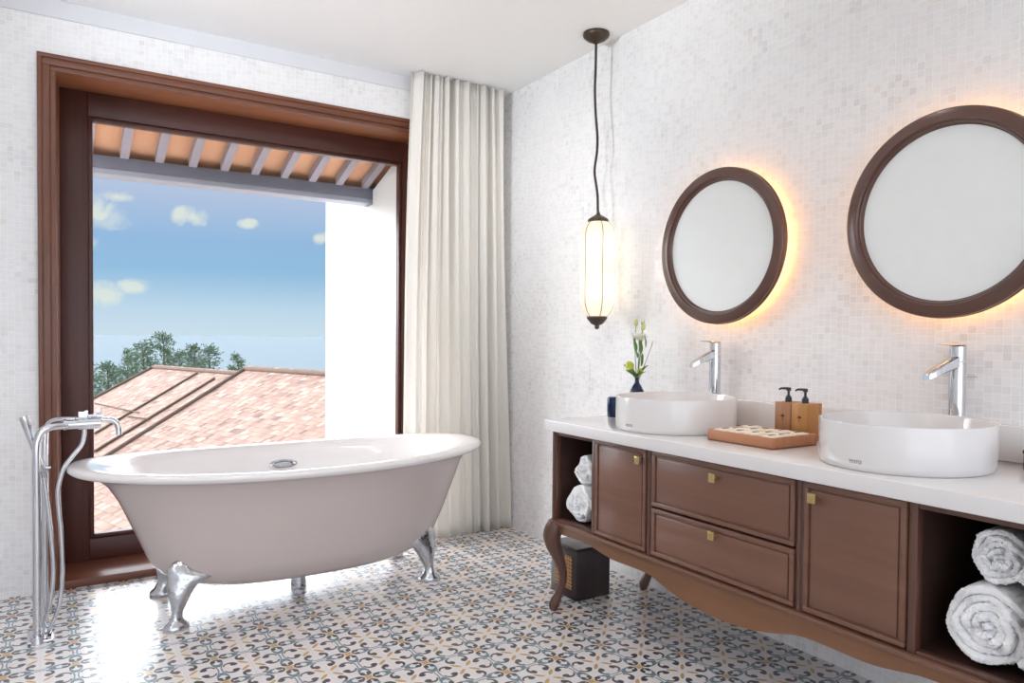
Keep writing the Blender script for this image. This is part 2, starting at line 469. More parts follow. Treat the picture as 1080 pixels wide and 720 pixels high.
build('glazing_bead', bd, M['sash'], win)
sl = MB().rbox(WX0 + .006, WX1 - .006, YW - .012, YW + WD, .0, .040, .004)
build('window_sill', sl, M['casing'], win)
build('glass_pane', MB().box(GX0, GX1, sy0 + .035, sy0 + .039, GZ0, GZ1), M['pane'], win, smooth=0)

# ------------------------------------------------------------------ outside
def uvmesh(name, quads, mat, parent, thick=.12):
    """quads: list of (world corner, uv) loops"""
    mb = MB(); uvs = []
    for q in quads:
        k = len(mb.v); mb.v += [c[0] for c in q]; mb.f.append(tuple(range(k, k + len(q)))); uvs += [c[1] for c in q]
    org = ORG[parent.name]
    me = bpy.data.meshes.new(name); me.from_pydata([tuple(Vector(v) - org) for v in mb.v], [], mb.f)
    ul = me.uv_layers.new(name='UVMap')
    for i, l in enumerate(me.loops): ul.data[i].uv = uvs[l.vertex_index]
    me.materials.append(mat)
    o = bpy.data.objects.new(name, me); COL.objects.link(o); o.parent = parent; ORG[o.name] = org
    md = o.modifiers.new('Solidify', 'SOLIDIFY'); md.thickness = thick; md.offset = -1
    return o

D = Vector((.298, -.954, 0)).normalized(); NN = Vector((-.954, -.298, 0)).normalized(); TAN = .40
def slope_pt(P0, s, t): return Vector(P0) + D * s + NN * t - Vector((0, 0, TAN * t))
def house(P0, poly, label, length, depth, wallz, lines=(), hip=None):
    P0 = Vector(P0); root = empty('tiled_roof_house', (P0.x, P0.y, -8.0)); tag(root, label, 'house')
    L = sqrt(1 + TAN * TAN)
    q = [(tuple(slope_pt(P0, s, t)), (s, t * L)) for s, t in poly]
    me_q = [q]
    uvmesh('roof_slope', me_q, M['tiles'], root)
    def back(s, t): return P0 + D * s - NN * t - Vector((0, 0, TAN * t))
    q2 = [(tuple(back(s, t)), (s, t * L)) for s, t in ((0, 0), (0.0, depth), (length, depth), (length, 0))]
    uvmesh('roof_back_slope', [q2], M['tiles'], root)
    rc = MB().tube([P0 + Vector((0, 0, .03)), P0 + D * length + Vector((0, 0, .03))], .06, 8)
    build('ridge_cap', rc, M['ridge'], root)
    if hip:
        hc = MB().tube([P0 + Vector((0, 0, .03)), slope_pt(P0, *hip) + Vector((0, 0, .01))], .045, 8)
        build('hip_cap', hc, M['ridge'], root)
    for (a, b, rad) in lines:
        lb = MB().tube([slope_pt(P0, *a) + Vector((0, 0, .03)), slope_pt(P0, *b) + Vector((0, 0, .03))], rad, 6)
        build('roof_joint', lb, M['ridge'], root)
    # walls under the eaves
    wl = MB(); ins = .5
    pts = [slope_pt(P0, s, t) for s, t in poly if t > 2.5] + [back(length - .5, depth - ins), back(.5, depth - ins)]
    top = [(v.x, v.y, min(v.z, wallz) - .3) for v in pts]; bot = [(v.x, v.y, -8.0) for v in pts]
    wl.rings([bot, top]); build('house_wall', wl, M['housewall'], root, smooth=0)
    return root
def on_slope(P0, x, y):
    r = Vector((x, y, 0)) - Vector((P0[0], P0[1], 0)); return r.dot(D), r.dot(NN)
def ray_slope(P0, dx, dy, dz):
    """point where a line of sight from the room meets the slope, as (s, t) on it"""
    A = Vector((0, 0, 1.25)); d = Vector((dx, dy, dz)); n = Vector((NN.x, NN.y, 1 / TAN))
    k = (Vector(P0) - A).dot(n) / d.dot(n); q = A + d * k
    return on_slope(P0, q.x, q.y)
PA = (4.149, 19.457, .34); PBt = (2.79, 27.04, .10)
hA = ray_slope(PA, .365, 6.245, -.91); kA = 9.0 / hA[1]
house(PA, [(0, 0), (hA[0] * kA, 9.0), (15.5, 9.0), (15.5, 0)],
      'nearer neighbouring house with broad clay tiled roof seen through the window', 15.5, 6, -2.9, hip=(hA[0] * kA, 9.0))
hB = ray_slope(PBt, .474, 11.662, -.91); kB = 9.0 / hB[1]
house(PBt, [(0, 0), (hB[0] * kB, 9.0), (16, 9.0), (16, 0)],
      'farther neighbouring house with clay tiled roof crossed by ridge joints, below the trees', 16, 6, -3.3,
      lines=[((3.402, .133), (4.963, 3.572), .03), ((4.92, .374), (6.525, 4.132), .035), ((1.639, 2.38), (4.871, 2.463), .02), ((4.776, 2.691), (5.99, 2.644), .02)],
      hip=(hB[0] * kB, 9.0))

# eave above the window and the white wing wall beside it
ev = empty('roof_eave', (1.0, 5.4, 2.26)); tag(ev, 'tiled roof overhang with grey rafters above the window outside', 'roof')
ex0, ex1 = -.45, 2.75
sof = MB(); sof.add([(ex0, 4.56, 2.74), (ex1, 4.56, 2.74), (ex1, 5.62, 2.40), (ex0, 5.62, 2.40), (ex0, 4.56, 2.80), (ex1, 4.56, 2.80), (ex1, 5.62, 2.46), (ex0, 5.62, 2.46)],
        [(0, 3, 2, 1), (4, 5, 6, 7), (0, 1, 5, 4), (2, 3, 7, 6), (1, 2, 6, 5), (0, 4, 7, 3)])
build('soffit', sof, M['terracotta'], ev, smooth=0)
xr = .396 - .2075 * 4
rx = []
while xr < 2.7: rx.append(xr); xr += .2075
for x in rx:
    r_ = MB(); hw = .026
    r_.add([(x - hw, 4.56, 2.668), (x + hw, 4.56, 2.668), (x + hw, 5.42, 2.402), (x - hw, 5.42, 2.402), (x - hw, 4.56, 2.737), (x + hw, 4.56, 2.737), (x + hw, 5.42, 2.462), (x - hw, 5.42, 2.462)],
           [(0, 3, 2, 1), (4, 5, 6, 7), (0, 1, 5, 4), (2, 3, 7, 6), (1, 2, 6, 5), (0, 4, 7, 3)])
    build('rafter', r_, M['rafter'], ev, smooth=0)
build('fascia_beam', MB().rbox(ex0, ex1, 5.42, 5.56, 2.326, 2.410, .006), M['beam'], ev)
build('drip_board', MB().rbox(ex0, ex1, 5.425, 5.585, 2.288, 2.326, .004), M['beamlight'], ev)
struct('wall_exterior', MB().prism([(YW + WD + .002, -8), (YW + WD + .002, 2.66), (5.415, 2.392), (5.415, 2.284), (5.60, 2.284), (5.60, 2.56), (6.57, 2.56), (6.57, -8)], 'X', 2.12, 2.42), M['extwall'])
# upper gable closing the wall under the soffit
# land and sea
struct('ground_outside', MB().box(-60, 70, 7.5, 75, -8.4, -8.0), M['land'])
tag(build('sea', MB().box(-4000, 4000, 60, 9000, -13.2, -13.0), M['sea'], smooth=0), 'pale blue sea reaching the horizon beyond the roofs', 'sea', kind='stuff')

def tree(x, y, ztop, rad, seed, label):
    rnd = random.Random(seed); z0 = -8.0
    root = empty('feathery_tree', (x, y, z0)); tag(root, label, 'tree', 'trees beyond the roofs')
    tk = MB().tube([(x, y, z0), (x + .1, y, z0 + (ztop - z0) * .5), (x, y, ztop - .1)], [.16, .09, .015], 7, 3)
    fo = MB(); H = 5.2
    nb = 46
    for i in range(nb):
        k = (i + rnd.random()) / nb; zb = ztop - H * (1 - k)
        R = rad * (1 - k) ** .7 * (.75 + .5 * rnd.random()) + .10
        a = rnd.random() * 2 * pi
        tip = Vector((x + R * cos(a), y + R * sin(a), zb + R * (.45 + .4 * rnd.random())))
        if tip.z > ztop: tip.z = ztop
        b0 = Vector((x, y, zb)); tk.tube([b0, tip], [.022, .006], 4)
        for j in range(60):
            t = .2 + .85 * rnd.random(); c = b0.lerp(tip, t) + Vector((rnd.gauss(0, .10), rnd.gauss(0, .10), rnd.gauss(0, .08))) * (1 + R * .5)
            d = Vector((cos(a) + rnd.gauss(0, .6), sin(a) + rnd.gauss(0, .6), .5 + rnd.gauss(0, .6))).normalized() * (.10 + .10 * rnd.random())
            sd = d.cross(Vector((rnd.gauss(0, 1), rnd.gauss(0, 1), rnd.gauss(0, 1)))).normalized() * .017
            fo.add([c - sd, c + d * .5 - sd * 1.6, c + d, c + d * .5 + sd * 1.6], [(0, 1, 2, 3)])
    build('trunk', tk, M['bark'], root)
    build('foliage', fo, M['foliage'], root, smooth=0, recalc=False)
TL = [(1.16, 31.5, -.20, 1.12, 'leftmost feathery tree at the window edge, lower than the others'),
      (1.91, 35.5, -.07, .95, 'feathery tree second from the left beyond the roof'),
      (2.97, 39.5, .37, 1.23, 'broad feathery tree third from the left, above the roof slope'),
      (2.92, 31.5, .84, .84, 'slim feathery tree just left of the tallest one'),
      (4.09, 35.5, 1.21, 1.12, 'tallest feathery tree, its tip touching the sea horizon'),
      (5.28, 39.5, .31, .90, 'feathery tree just right of the tallest one'),
      (4.77, 31.5, .73, 1.06, 'feathery tree behind the middle of the far roof ridge'),
      (6.02, 35.5, .62, .90, 'feathery tree near the right end of the far roof ridge'),
      (8.09, 39.5, .10, .84, 'small lone feathery tree at the gap between the two roofs')]
for i, (x, y, z, rad, lb) in enumerate(TL):
    tree(x, y, z, rad, 20 + i, lb)

# ------------------------------------------------------------------ bathtub
TC = Vector((1.02, 3.56, 0))
tub = empty('bathtub', (TC.x, TC.y, 0)); tag(tub, 'white freestanding oval clawfoot bathtub in front of the window', 'bathtub')
def sell(cx, cy, a, b, z, n, N=96, dz=0.0):
    R = []
    for j in range(N):
        t = 2 * pi * j / N; c, s_ = cos(t), sin(t)
        x = a * math.copysign(abs(c) ** (2 / n), c); y = b * math.copysign(abs(s_) ** (2 / n), s_)
        R.append((cx + x, cy + y, z + dz * (x / .98) ** 2))
    return R
outer = [(.0, .01, .005, .128, 2.4), (.005, .36, .19, .128, 2.4), (.01, .53, .262, .140, 2.4), (.015, .625, .306, .175, 2.4), (.015, .685, .332, .24, 2.4), (.02, .728, .352, .33, 2.35),
         (.02, .772, .375, .43, 2.3), (.018, .812, .394, .52, 2.3), (.012, .846, .410, .58, 2.25), (.005, .876, .422, .610, 2.25), (0, .905, .432, .624, 2.25),
         (0, .93, .442, .628, 2.25), (0, .965, .452, .632, 2.25), (0, .980, .460, .643, 2.25), (0, .978, .460, .655, 2.25), (0, .965, .452, .664, 2.25), (0, .93, .435, .667, 2.25),
         (0, .88, .41, .664, 2.25), (0, .82, .388, .652, 2.25), (0, .76, .368, .62, 2.25), (0, .70, .345, .55, 2.3), (0, .64, .318, .42, 2.3), (0, .58, .29, .30, 2.3), (0, .50, .24, .22, 2.35), (0, .40, .18, .185, 2.4), (0, .2, .09, .178, 2.4), (0, .01, .005, .175, 2.4)]
R = []
for (o, a, b, z, n) in outer:
    k = max(0, (z - .2) / .46)
    R.append(sell(TC.x + o, TC.y, a, b, z, n, 112, .028 * k * k))
k_ = 11                                        # enamelled inside and rolled rim; outside greyed, its shade put into the colour
M['tubout'] = plain('tub_outer_shade_tint', lin(204, 190, 186), .2, nscale=3, namp=.003, coat=.3)
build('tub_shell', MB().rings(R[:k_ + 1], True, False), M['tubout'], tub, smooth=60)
build('enamel_lining', MB().rings(R[k_:], False, True), M['tub'], tub, smooth=60)
# overflow slot on the far inner wall
def ov(cx, cz):
    mb = MB(); yb = TC.y + .335
    mb.ring = None
    P0 = []
    for (sc_, yy) in ((1.0, .030), (1.0, -.004), (.86, -.010), (.72, -.004), (.72, .008)):
        P0.append([(cx + .072 * sc_ * cos(2 * pi * j / 32), yb + yy + .016 * sc_ * sin(2 * pi * j / 32), cz + .021 * sc_ * sin(2 * pi * j / 32)) for j in range(32)])
    return mb.rings(P0, True, True)
ovo = build('overflow_cover', ov(1.03, .565), M['chrome'], tub)
# drain pipe under the middle
dp = MB().cyl((1.03, 3.62, .0), (1.03, 3.62, .045), .040, .038); dp.cyl((1.03, 3.62, .045), (1.03, 3.62, .135), .033, .033)
build('drain_pipe', dp, M['chrome'], tub)
# claw feet
lv = [(0.0, -.050, .050, .045), (.012, -.052, .052, .048), (.022, -.046, .046, .045), (.034, -.030, .032, .034), (.055, -.021, .024, .026), (.075, -.018, .025, .025), (.105, -.022, .040, .030),
      (.140, -.032, .056, .036), (.175, -.040, .078, .036), (.195, -.043, .112, .034), (.208, -.044, .172, .034), (.222, -.045, .140, .034), (.240, -.044, .076, .028), (.262, -.036, .046, .022), (.280, -.018, .032, .012), (.286, -.004, .018, .004)]
def claw(fx, fy, sx, sy):
    mb = MB(); RR = []
    out_ = Vector((-.38 * sx, -.92 * sy, 0)).normalized(); tan_ = Vector((sx * .97, -sy * .12, 0)).normalized()
    for (z, l, r_, dp_) in lv:
        inn = .032 * (max(0, z - .05) / .23) ** 1.2
        c = Vector((fx, fy, z)) - out_ * inn
        ring = []
        N = 20
        for j in range(N):
            t = 2 * pi * j / N
            ww = (r_ - l) / 2; m_ = (l + r_) / 2
            ring.append(c + tan_ * (m_ + ww * cos(t)) + out_ * (dp_ * sin(t) - max(0, (abs(m_ + ww * cos(t)) - .05)) * .15))
        RR.append(ring)
    return mb.rings(RR)
for (fx, fy, sx, sy) in ((.430, 3.318, 1, 1), (1.62, 3.335, -1, 1), (.430, 3.80, 1, -1), (1.62, 3.785, -1, -1)):
    build('claw_foot', claw(fx, fy, sx, sy), M['cast'], tub, smooth=60)

# ------------------------------------------------------------------ floor standing tub filler
tf = empty('tub_filler', (-.058, 3.51, 0)); tag(tf, 'chrome floor standing tub filler with hand shower beside the bathtub', 'tap')
b_ = MB(); b_.cyl((-.064, 3.46, 0), (-.064, 3.46, .03), .030, .026); b_.cyl((-.038, 3.56, 0), (-.038, 3.56, .03), .028, .024)
b_.rbox(-.10, -.01, 3.44, 3.58, 0, .014, .005)
build('floor_flange', b_, M['chrome'], tf)
pa = [(-.064, 3.46, .02), (-.063, 3.46, .5), (-.063, 3.46, .77), (-.058, 3.461, .82), (-.044, 3.464, .853), (-.015, 3.47, .868), (.03, 3.49, .870), (.06, 3.50, .871)]
build('riser_pipe', MB().tube(pa, .0155, 18, 5), M['chrome'], tf)
pb = [(-.038, 3.56, .02), (-.037, 3.56, .5), (-.036, 3.56, .80), (-.030, 3.56, .85), (-.010, 3.555, .880), (.03, 3.54, .888), (.075, 3.525, .888)]
build('riser_pipe', MB().tube(pb, .0135, 18, 5), M['chrome'], tf)
vb = MB().cyl((.035, 3.50, .871), (.082, 3.50, .872), .020); vb.cyl((.082, 3.50, .872), (.164, 3.50, .873), .0235)
vb.cyl((.030, 3.50, .871), (.040, 3.50, .871), .023); vb.tube([(.075, 3.525, .888), (.13, 3.52, .888)], .012)
build('valve_body', vb, M['chrome'], tf)
dv = MB().rbox(.082, .118, 3.495, 3.535, .885, .925, .003)
build('diverter_knob', dv, M['chrome'], tf)
lvv = MB().cyl((.118, 3.52, .902), (.160, 3.52, .902), .008); lvv.cyl((.150, 3.52, .902), (.168, 3.52, .902), .017); lvv.cyl((.166, 3.52, .880), (.166, 3.52, .936), .0035)
build('lever_handle', lvv, M['chrome'], tf)
build('spout', MB().tube([(.155, 3.505, .884), (.18, 3.50, .885), (.205, 3.50, .882), (.222, 3.50, .868), (.230, 3.50, .845), (.231, 3.50, .818)], .0125, 18, 5), M['chrome'], tf)
h1 = [(.104, 3.5, .855), (.104, 3.5, .831), (.094, 3.5, .785), (.060, 3.5, .738), (.032, 3.5, .695), (.016, 3.5, .641), (.009, 3.5, .591), (.014, 3.5, .50), (.020, 3.5, .425), (.024, 3.5, .262), (.012, 3.5, .13), (-.014, 3.505, .055), (-.030, 3.51, .045), (-.040, 3.51, .08),
      (-.022, 3.50, .133), (-.008, 3.5, .265), (-.016, 3.5, .429), (-.032, 3.5, .595), (-.040, 3.5, .66), (-.045, 3.50, .69)]
ho = MB().tube(h1, .0085, 12, 6)
m = plain('ribbed_hose', (.66, .67, .70, 1), .22, metal=1.0)
build('shower_hose', ho, m, tf)
hs = MB().tube([(-.106, 3.49, .915), (-.100, 3.49, .893), (-.075, 3.495, .80), (-.045, 3.50, .69)], [.0185, .0180, .013, .010], 16, 4)
build('hand_shower', hs, M['chrome'], tf)
hd = MB().cyl((-.052, 3.49, .71), (-.040, 3.505, .665), .016); hd.tube([(-.064, 3.46, .69), (-.048, 3.49, .69)], .008); hd.cyl((-.036, 3.56, .69), (-.04, 3.50, .69), .007); hd.cyl((-.045, 3.5, .70), (-.015, 3.5, .70), .006)
build('shower_holder', hd, M['chrome'], tf)

# ------------------------------------------------------------------ curtain
cu = MB(); NX, NZ = 420, 40
rnd = random.Random(3); ph = [rnd.random() * 6.28 for _ in range(8)]
for i in range(NZ + 1):
    k = i / NZ; z = .004 + (ZC - .006 - .004) * k
    xa = 1.775 + .045 * k ** 3; xb = 2.505 - .075 * k
    for j in range(NX + 1):
        u = j / NX; x = xa + (xb - xa) * u
        uu = u + .010 * sin(9 * u + 3 * k)
        y = 4.005 + .030 * sin(2 * pi * 9.5 * uu + ph[0]) * (1 - .35 * k) + .016 * sin(2 * pi * 17 * uu + ph[1] + .8 * k) + .010 * sin(2 * pi * 4.3 * uu + ph[2]) + .006 * sin(2 * pi * 31 * uu + ph[3]) * k
        y -= .02 * (1 - k) * (1 - u); z2 = z
        x += .008 * sin(2 * pi * 9.5 * uu + ph[4])
        cu.v.append((x, y, z2))
for i in range(NZ):
    for j in range(NX):
        a = i * (NX + 1) + j; cu.f.append((a, a + 1, a + NX + 2, a + NX + 1))
co = build('sheer_curtain', cu, M['voile'], origin=(2.15, 4.0, 0), smooth=80, recalc=False)
tag(co, 'white sheer floor length curtain gathered at the room corner', 'curtain')
md = co.modifiers.new('Solidify', 'SOLIDIFY'); md.thickness = .0015

# ------------------------------------------------------------------ vanity cabinet
FX = 1.925; Y0, Y1 = .745, 2.685; ZB, ZT = .405, .826
van = empty('vanity_cabinet', (2.22, 1.715, 0)); tag(van, 'long dark walnut vanity cabinet on cabriole legs along the mirror wall', 'cabinet')
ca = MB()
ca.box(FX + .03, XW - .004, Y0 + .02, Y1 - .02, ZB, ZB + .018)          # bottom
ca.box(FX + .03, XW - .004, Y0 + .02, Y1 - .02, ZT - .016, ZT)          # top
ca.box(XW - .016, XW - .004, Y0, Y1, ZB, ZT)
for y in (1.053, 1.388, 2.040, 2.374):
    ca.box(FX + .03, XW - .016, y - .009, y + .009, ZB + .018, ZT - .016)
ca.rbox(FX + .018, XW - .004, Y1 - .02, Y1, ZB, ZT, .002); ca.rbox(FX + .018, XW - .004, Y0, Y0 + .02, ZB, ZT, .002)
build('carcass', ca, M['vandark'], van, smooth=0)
for (a, b) in ((2.657, Y1), (2.374, 2.400), (2.032, 2.061), (1.371, 1.398), (1.029, 1.053), (Y0, .773)):
    build('face_stile', MB().rbox(FX, FX + .03, a, b, ZB + .012, ZT, .003), M['vanz'], van)
for (a, b) in ((2.400, 2.657), (.773, 1.029)):
    build('shelf_rail', MB().rbox(FX + .002, FX + .03, a, b, ZT - .020, ZT, .003), M['vanz'], van)
    build('shelf_rail', MB().rbox(FX + .002, FX + .03, a, b, ZB + .010, ZB + .024, .003), M['vanz'], van)
for y, r_ in ((2.0465, .0045), (1.3845, .0045), (2.672, .007), (.758, .007)):
    build('bead_moulding', MB().tube([(FX - .001, y, ZB + .014), (FX - .001, y, ZT)], r_, 10), M['vanz'], van)
lm = MB(); lm.rbox(FX - .014, XW - .004, Y0 - .012, Y1 + .012, ZB - .004, ZB + .012, .005)
build('base_moulding', lm, M['van'], van)
def panel_front(mb, y0, y1, z0, z1, x=FX - .004):
    """framed front: raised rim with a bead, flat recessed field"""
    w_ = .016
    mb.rbox(x + .006, x + .028, y0 + .004, y1 - .004, z0 + .004, z1 - .004, .001)
    for (a, b, c, d) in ((y0, y1, z1 - w_, z1), (y0, y1, z0, z0 + w_), (y0, y0 + w_, z0 + w_, z1 - w_), (y1 - w_, y1, z0 + w_, z1 - w_)):
        mb.rbox(x - .002, x + .022, a, b, c, d, .003)
    mb.rbox(x + .001, x + .01, y0 + w_ + .006, y1 - w_ - .006, z0 + w_ + .006, z1 - w_ - .006, .004)
    return mb
def knob(y, z, parent):
    mb = MB().cyl((FX - .006, y, z), (FX - .020, y, z), .006)
    mb.rbox(FX - .028, FX - .019, y - .0135, y + .0135, z - .0155, z + .0155, .002)
    for s_ in (.010, .005):
        t = MB()
        for (a, b, c, d) in ((-s_, s_, s_ - .0014, s_), (-s_, s_, -s_, -s_ + .0014), (-s_, -s_ + .0014, -s_, s_), (s_ - .0014, s_, -s_, s_)):
            t.box(FX - .0292, FX - .0275, y + a, y + b, z + c, z + d)
        mb.add(t.v, t.f)
    o = build('knob', mb, M['brass'], parent); o['label'] = 'square brass knob'; return o
for (a, b, kn) in ((2.064, 2.371, 2.092), (1.056, 1.368, 1.330)):
    d_ = build('door', panel_front(MB(), a, b, ZB + .020, ZT - .006), M['van'], van); knob(kn, .778, d_)
for (z0, z1, kz) in ((.612, ZT - .006, .773), (ZB + .020, .604, .574)):
    d_ = build('drawer', panel_front(MB(), 1.401, 2.029, z0, z1), M['van'], van); knob(1.716, kz, d_)
# apron with the scalloped lower edge
half = [(2.66, .369), (2.60, .362), (2.483, .366), (2.42, .364), (2.381, .358), (2.31, .346), (2.249, .341), (2.149, .343), (2.08, .343), (2.025, .336), (1.963, .318), (1.90, .302), (1.83, .291), (1.76, .285), (1.715, .284)]
def smooth_pts(pts, n=5):
    out_ = []
    for i in range(len(pts) - 1):
        p0 = pts[max(i - 1, 0)]; p1 = pts[i]; p2 = pts[i + 1]; p3 = pts[min(i + 2, len(pts) - 1)]
        for k in range(n):
            t = k / n
            out_.append(tuple(.5 * (2 * p1[c] + (p2[c] - p0[c]) * t + (2 * p0[c] - 5 * p1[c] + 4 * p2[c] - p3[c]) * t * t + (3 * p1[c] - p0[c] - 3 * p2[c] + p3[c]) * t ** 3) for c in (0, 1)))
    out_.append(pts[-1]); return out_
hp = smooth_pts(half); lo = hp + [(3.43 - y, z) for (y, z) in reversed(hp[:-1])]
ap = MB(); n = len(lo)
vs = [(FX + .004, y, ZB - .003) for y, z in lo] + [(FX + .004, y, z) for y, z in lo] + [(FX + .030, y, ZB - .003) for y, z in lo] + [(FX + .030, y, z) for y, z in lo]
fs = []
for i in range(n - 1):
    fs += [(i, i + 1, n + i + 1, n + i), (2 * n + i, 3 * n + i, 3 * n + i + 1, 2 * n + i + 1), (n + i, n + i + 1, 3 * n + i + 1, 3 * n + i), (i, 2 * n + i, 2 * n + i + 1, i + 1)]
fs += [(0, n, 3 * n, 2 * n), (n - 1, 3 * n - 1, 4 * n - 1, 2 * n - 1)]
build('apron', ap.add(vs, fs), M['apron'], van)
for y in (2.655, .750):
    build('side_apron', MB().prism([(FX + .05, ZB - .003), (XW - .06, ZB - .003), (XW - .06, .34), (2.35, .365), (2.12, .365), (FX + .05, .34)], 'Y', y, y + .024), M['apron'], van)
def cab_leg(x, y, dx, dy):
    """cabriole leg: round knee outwards, thin ankle inwards, toe outwards; (dx,dy) the outward diagonal"""
    o = Vector((dx, dy, 0)).normalized()
    prof = [(.405, .0, .034), (.392, .008, .040), (.370, .020, .042), (.340, .026, .041), (.300, .018, .036), (.255, .000, .029), (.205, -.018, .0225), (.155, -.026, .0185), (.105, -.018, .018), (.070, -.006, .0195), (.045, .006, .023), (.026, .013, .025), (.012, .014, .021), (.0, .010, .014)]
    mb = MB().tube([Vector((x, y, z)) + o * q for z, q, r_ in prof], [r_ for z, q, r_ in prof], 18, 4)
    mb.ball((x + o.x * .012, y + o.y * .012, .412), .033, .033, .011)
    return mb
for (x, y, dx, dy) in ((FX + .018, 2.664, -1, .6), (2.487, 2.655, .3, 1), (FX + .018, .766, -1, -.6), (2.487, .775, .3, -1)):
    if x > 2.3: dx, dy = (-.2, .2 if y > 2 else -.2)
    build('leg', cab_leg(x, y, dx, dy), M['vanz'], van, smooth=60)

ct = MB().rbox(1.892, XW - .001, .715, 2.705, ZT + .0005, .875, .004, 3)
tag(build('countertop', ct, M['quartz'], origin=(2.2, 1.7, ZT)), 'long white stone countertop on the dark walnut vanity', 'countertop')
bs = MB().rbox(XW - .022, XW - .001, .715, 2.20, .8755, .988, .003)
tag(build('backsplash', bs, M['quartz'], origin=(XW - .01, 1.7, .876)), 'low white stone backsplash strip along the mosaic wall above the countertop', 'backsplash')

# ------------------------------------------------------------------ basins and taps
def text_mesh(s, size, M4, depth=.0004):
    c = bpy.data.curves.new('txt', 'FONT'); c.body = s; c.size = size; c.extrude = depth; c.align_x = 'CENTER'
    o = bpy.data.objects.new('txt', c); COL.objects.link(o)
    dg = bpy.context.evaluated_depsgraph_get(); me = bpy.data.meshes.new_from_object(o.evaluated_get(dg))
    mb = MB().add([tuple(M4 @ v.co) for v in me.vertices], [tuple(p.vertices) for p in me.polygons])
    bpy.data.objects.remove(o); bpy.data.curves.remove(c); bpy.data.meshes.remove(me); return mb
BX, BA, BB, BH = 2.190, .256, .234, .135
def basin(yc, label, dark_bump=False):
    z = .8753; root = empty('vessel_basin', (BX, yc, z)); tag(root, label, 'basin', 'round vessel basins on the countertop')
    prof = [(.0, z), (.972, z), (.99, z + .004), (1.0, z + .02), (1.003, z + BH * .5), (1.0, z + BH - .006), (.994, z + BH), (.975, z + BH), (.965, z + BH - .008), (.95, z + BH * .6), (.90, z + .04), (.75, z + .022), (.4, z + .016), (.001, z + .014)]
    R = [[(BX + BA * max(r, .001) * cos(2 * pi * j / 96), yc + BB * max(r, .001) * sin(2 * pi * j / 96), zz) for j in range(96)] for r, zz in prof]
    build('bowl', MB().rings(R), M['ceramic'], root, smooth=50)
    dr = MB().lathe(BX, yc, [(.002, z + .0145), (.030, z + .0145), (.031, z + .020), (.026, z + .023), (.002, z + .024)], 28)
    build('drain_cap', dr, M['chrome'], root)
    # maker's lettering low on the front
    th = radians(180); cx = BX + BA * 1.001 * cos(th); cy_ = yc + BB * 1.001 * sin(th)
    nrm = Vector((cos(th) / BA, sin(th) / BB, 0)).normalized(); up = Vector((0, 0, 1)); rt = up.cross(nrm)
    M4 = Matrix(((rt.x, up.x, nrm.x, cx + nrm.x * .0003), (rt.y, up.y, nrm.y, cy_ + nrm.y * .0003), (rt.z, up.z, nrm.z, z + .022), (0, 0, 0, 1)))
    build('lettering', text_mesh('TOTO', .014, M4), M['grey_ink'], root, smooth=0)
    return root
basin(2.178, 'round white ceramic vessel basin nearer the curtain, below the smaller looking mirror')
basin(1.2145, 'round white ceramic vessel basin on the right, beside the wooden dispensers')
def tap(y, label, tilt, ztop=1.236, side=1):
    x = 2.478; z = .8753; root = empty('basin_tap', (x, y, z)); tag(root, label, 'tap', 'tall basin taps behind the basins')
    b = MB().cyl((x, y, z), (x, y, z + .006), .026, .0255); b.cyl((x, y, z + .006), (x, y, ztop - .055), .0245); b.cyl((x, y, ztop - .052), (x, y, ztop - .004), .0245, .0240)
    build('tap_body', b, M['chrome'], root)
    # spout: flat tapering arm falling towards the basin
    d = Vector((-cos(tilt), sin(tilt), 0)); sd = Vector((sin(tilt), cos(tilt), 0))
    ringz = []
    for (l, zc, hw, hh) in ((0, 1.185, .021, .024), (.03, 1.176, .020, .020), (.075, 1.155, .0185, .0145), (.112, 1.136, .017, .0115), (.118, 1.132, .014, .009)):
        c = Vector((x, y, zc)) + d * l
        ringz.append([c + sd * hw * max(-1, min(1, 1.25 * cos(2 * pi * j / 20))) + Vector((0, 0, 1)) * hh * max(-1, min(1, 1.2 * sin(2 * pi * j / 20))) for j in range(20)])
    build('spout', MB().rings(ringz), M['chrome'], root)
    hl = []
    for (l, zc, hw, hh) in ((-.018, ztop, .017, .004), (.02, ztop + .001, .018, .005), (.045, ztop + .002, .011, .003), (.075, ztop + .003, .009, .002)):
        c = Vector((x, y, zc)) + d * l
        hl.append([c + sd * hw * cos(2 * pi * j / 16) + Vector((0, 0, 1)) * hh * sin(2 * pi * j / 16) for j in range(16)])
    build('lever', MB().rings(hl), M['chrome'], root)
    build('pull_rod', MB().tube([(x + .0, y - .015, 1.135), (x + .012, y - .055, 1.135)], .002, 8), M['chrome'], root)
    return root
tap(2.228, 'tall chrome basin tap behind the basin nearer the curtain', radians(16))
tap(1.208, 'tall chrome basin tap behind the right hand basin', radians(20))

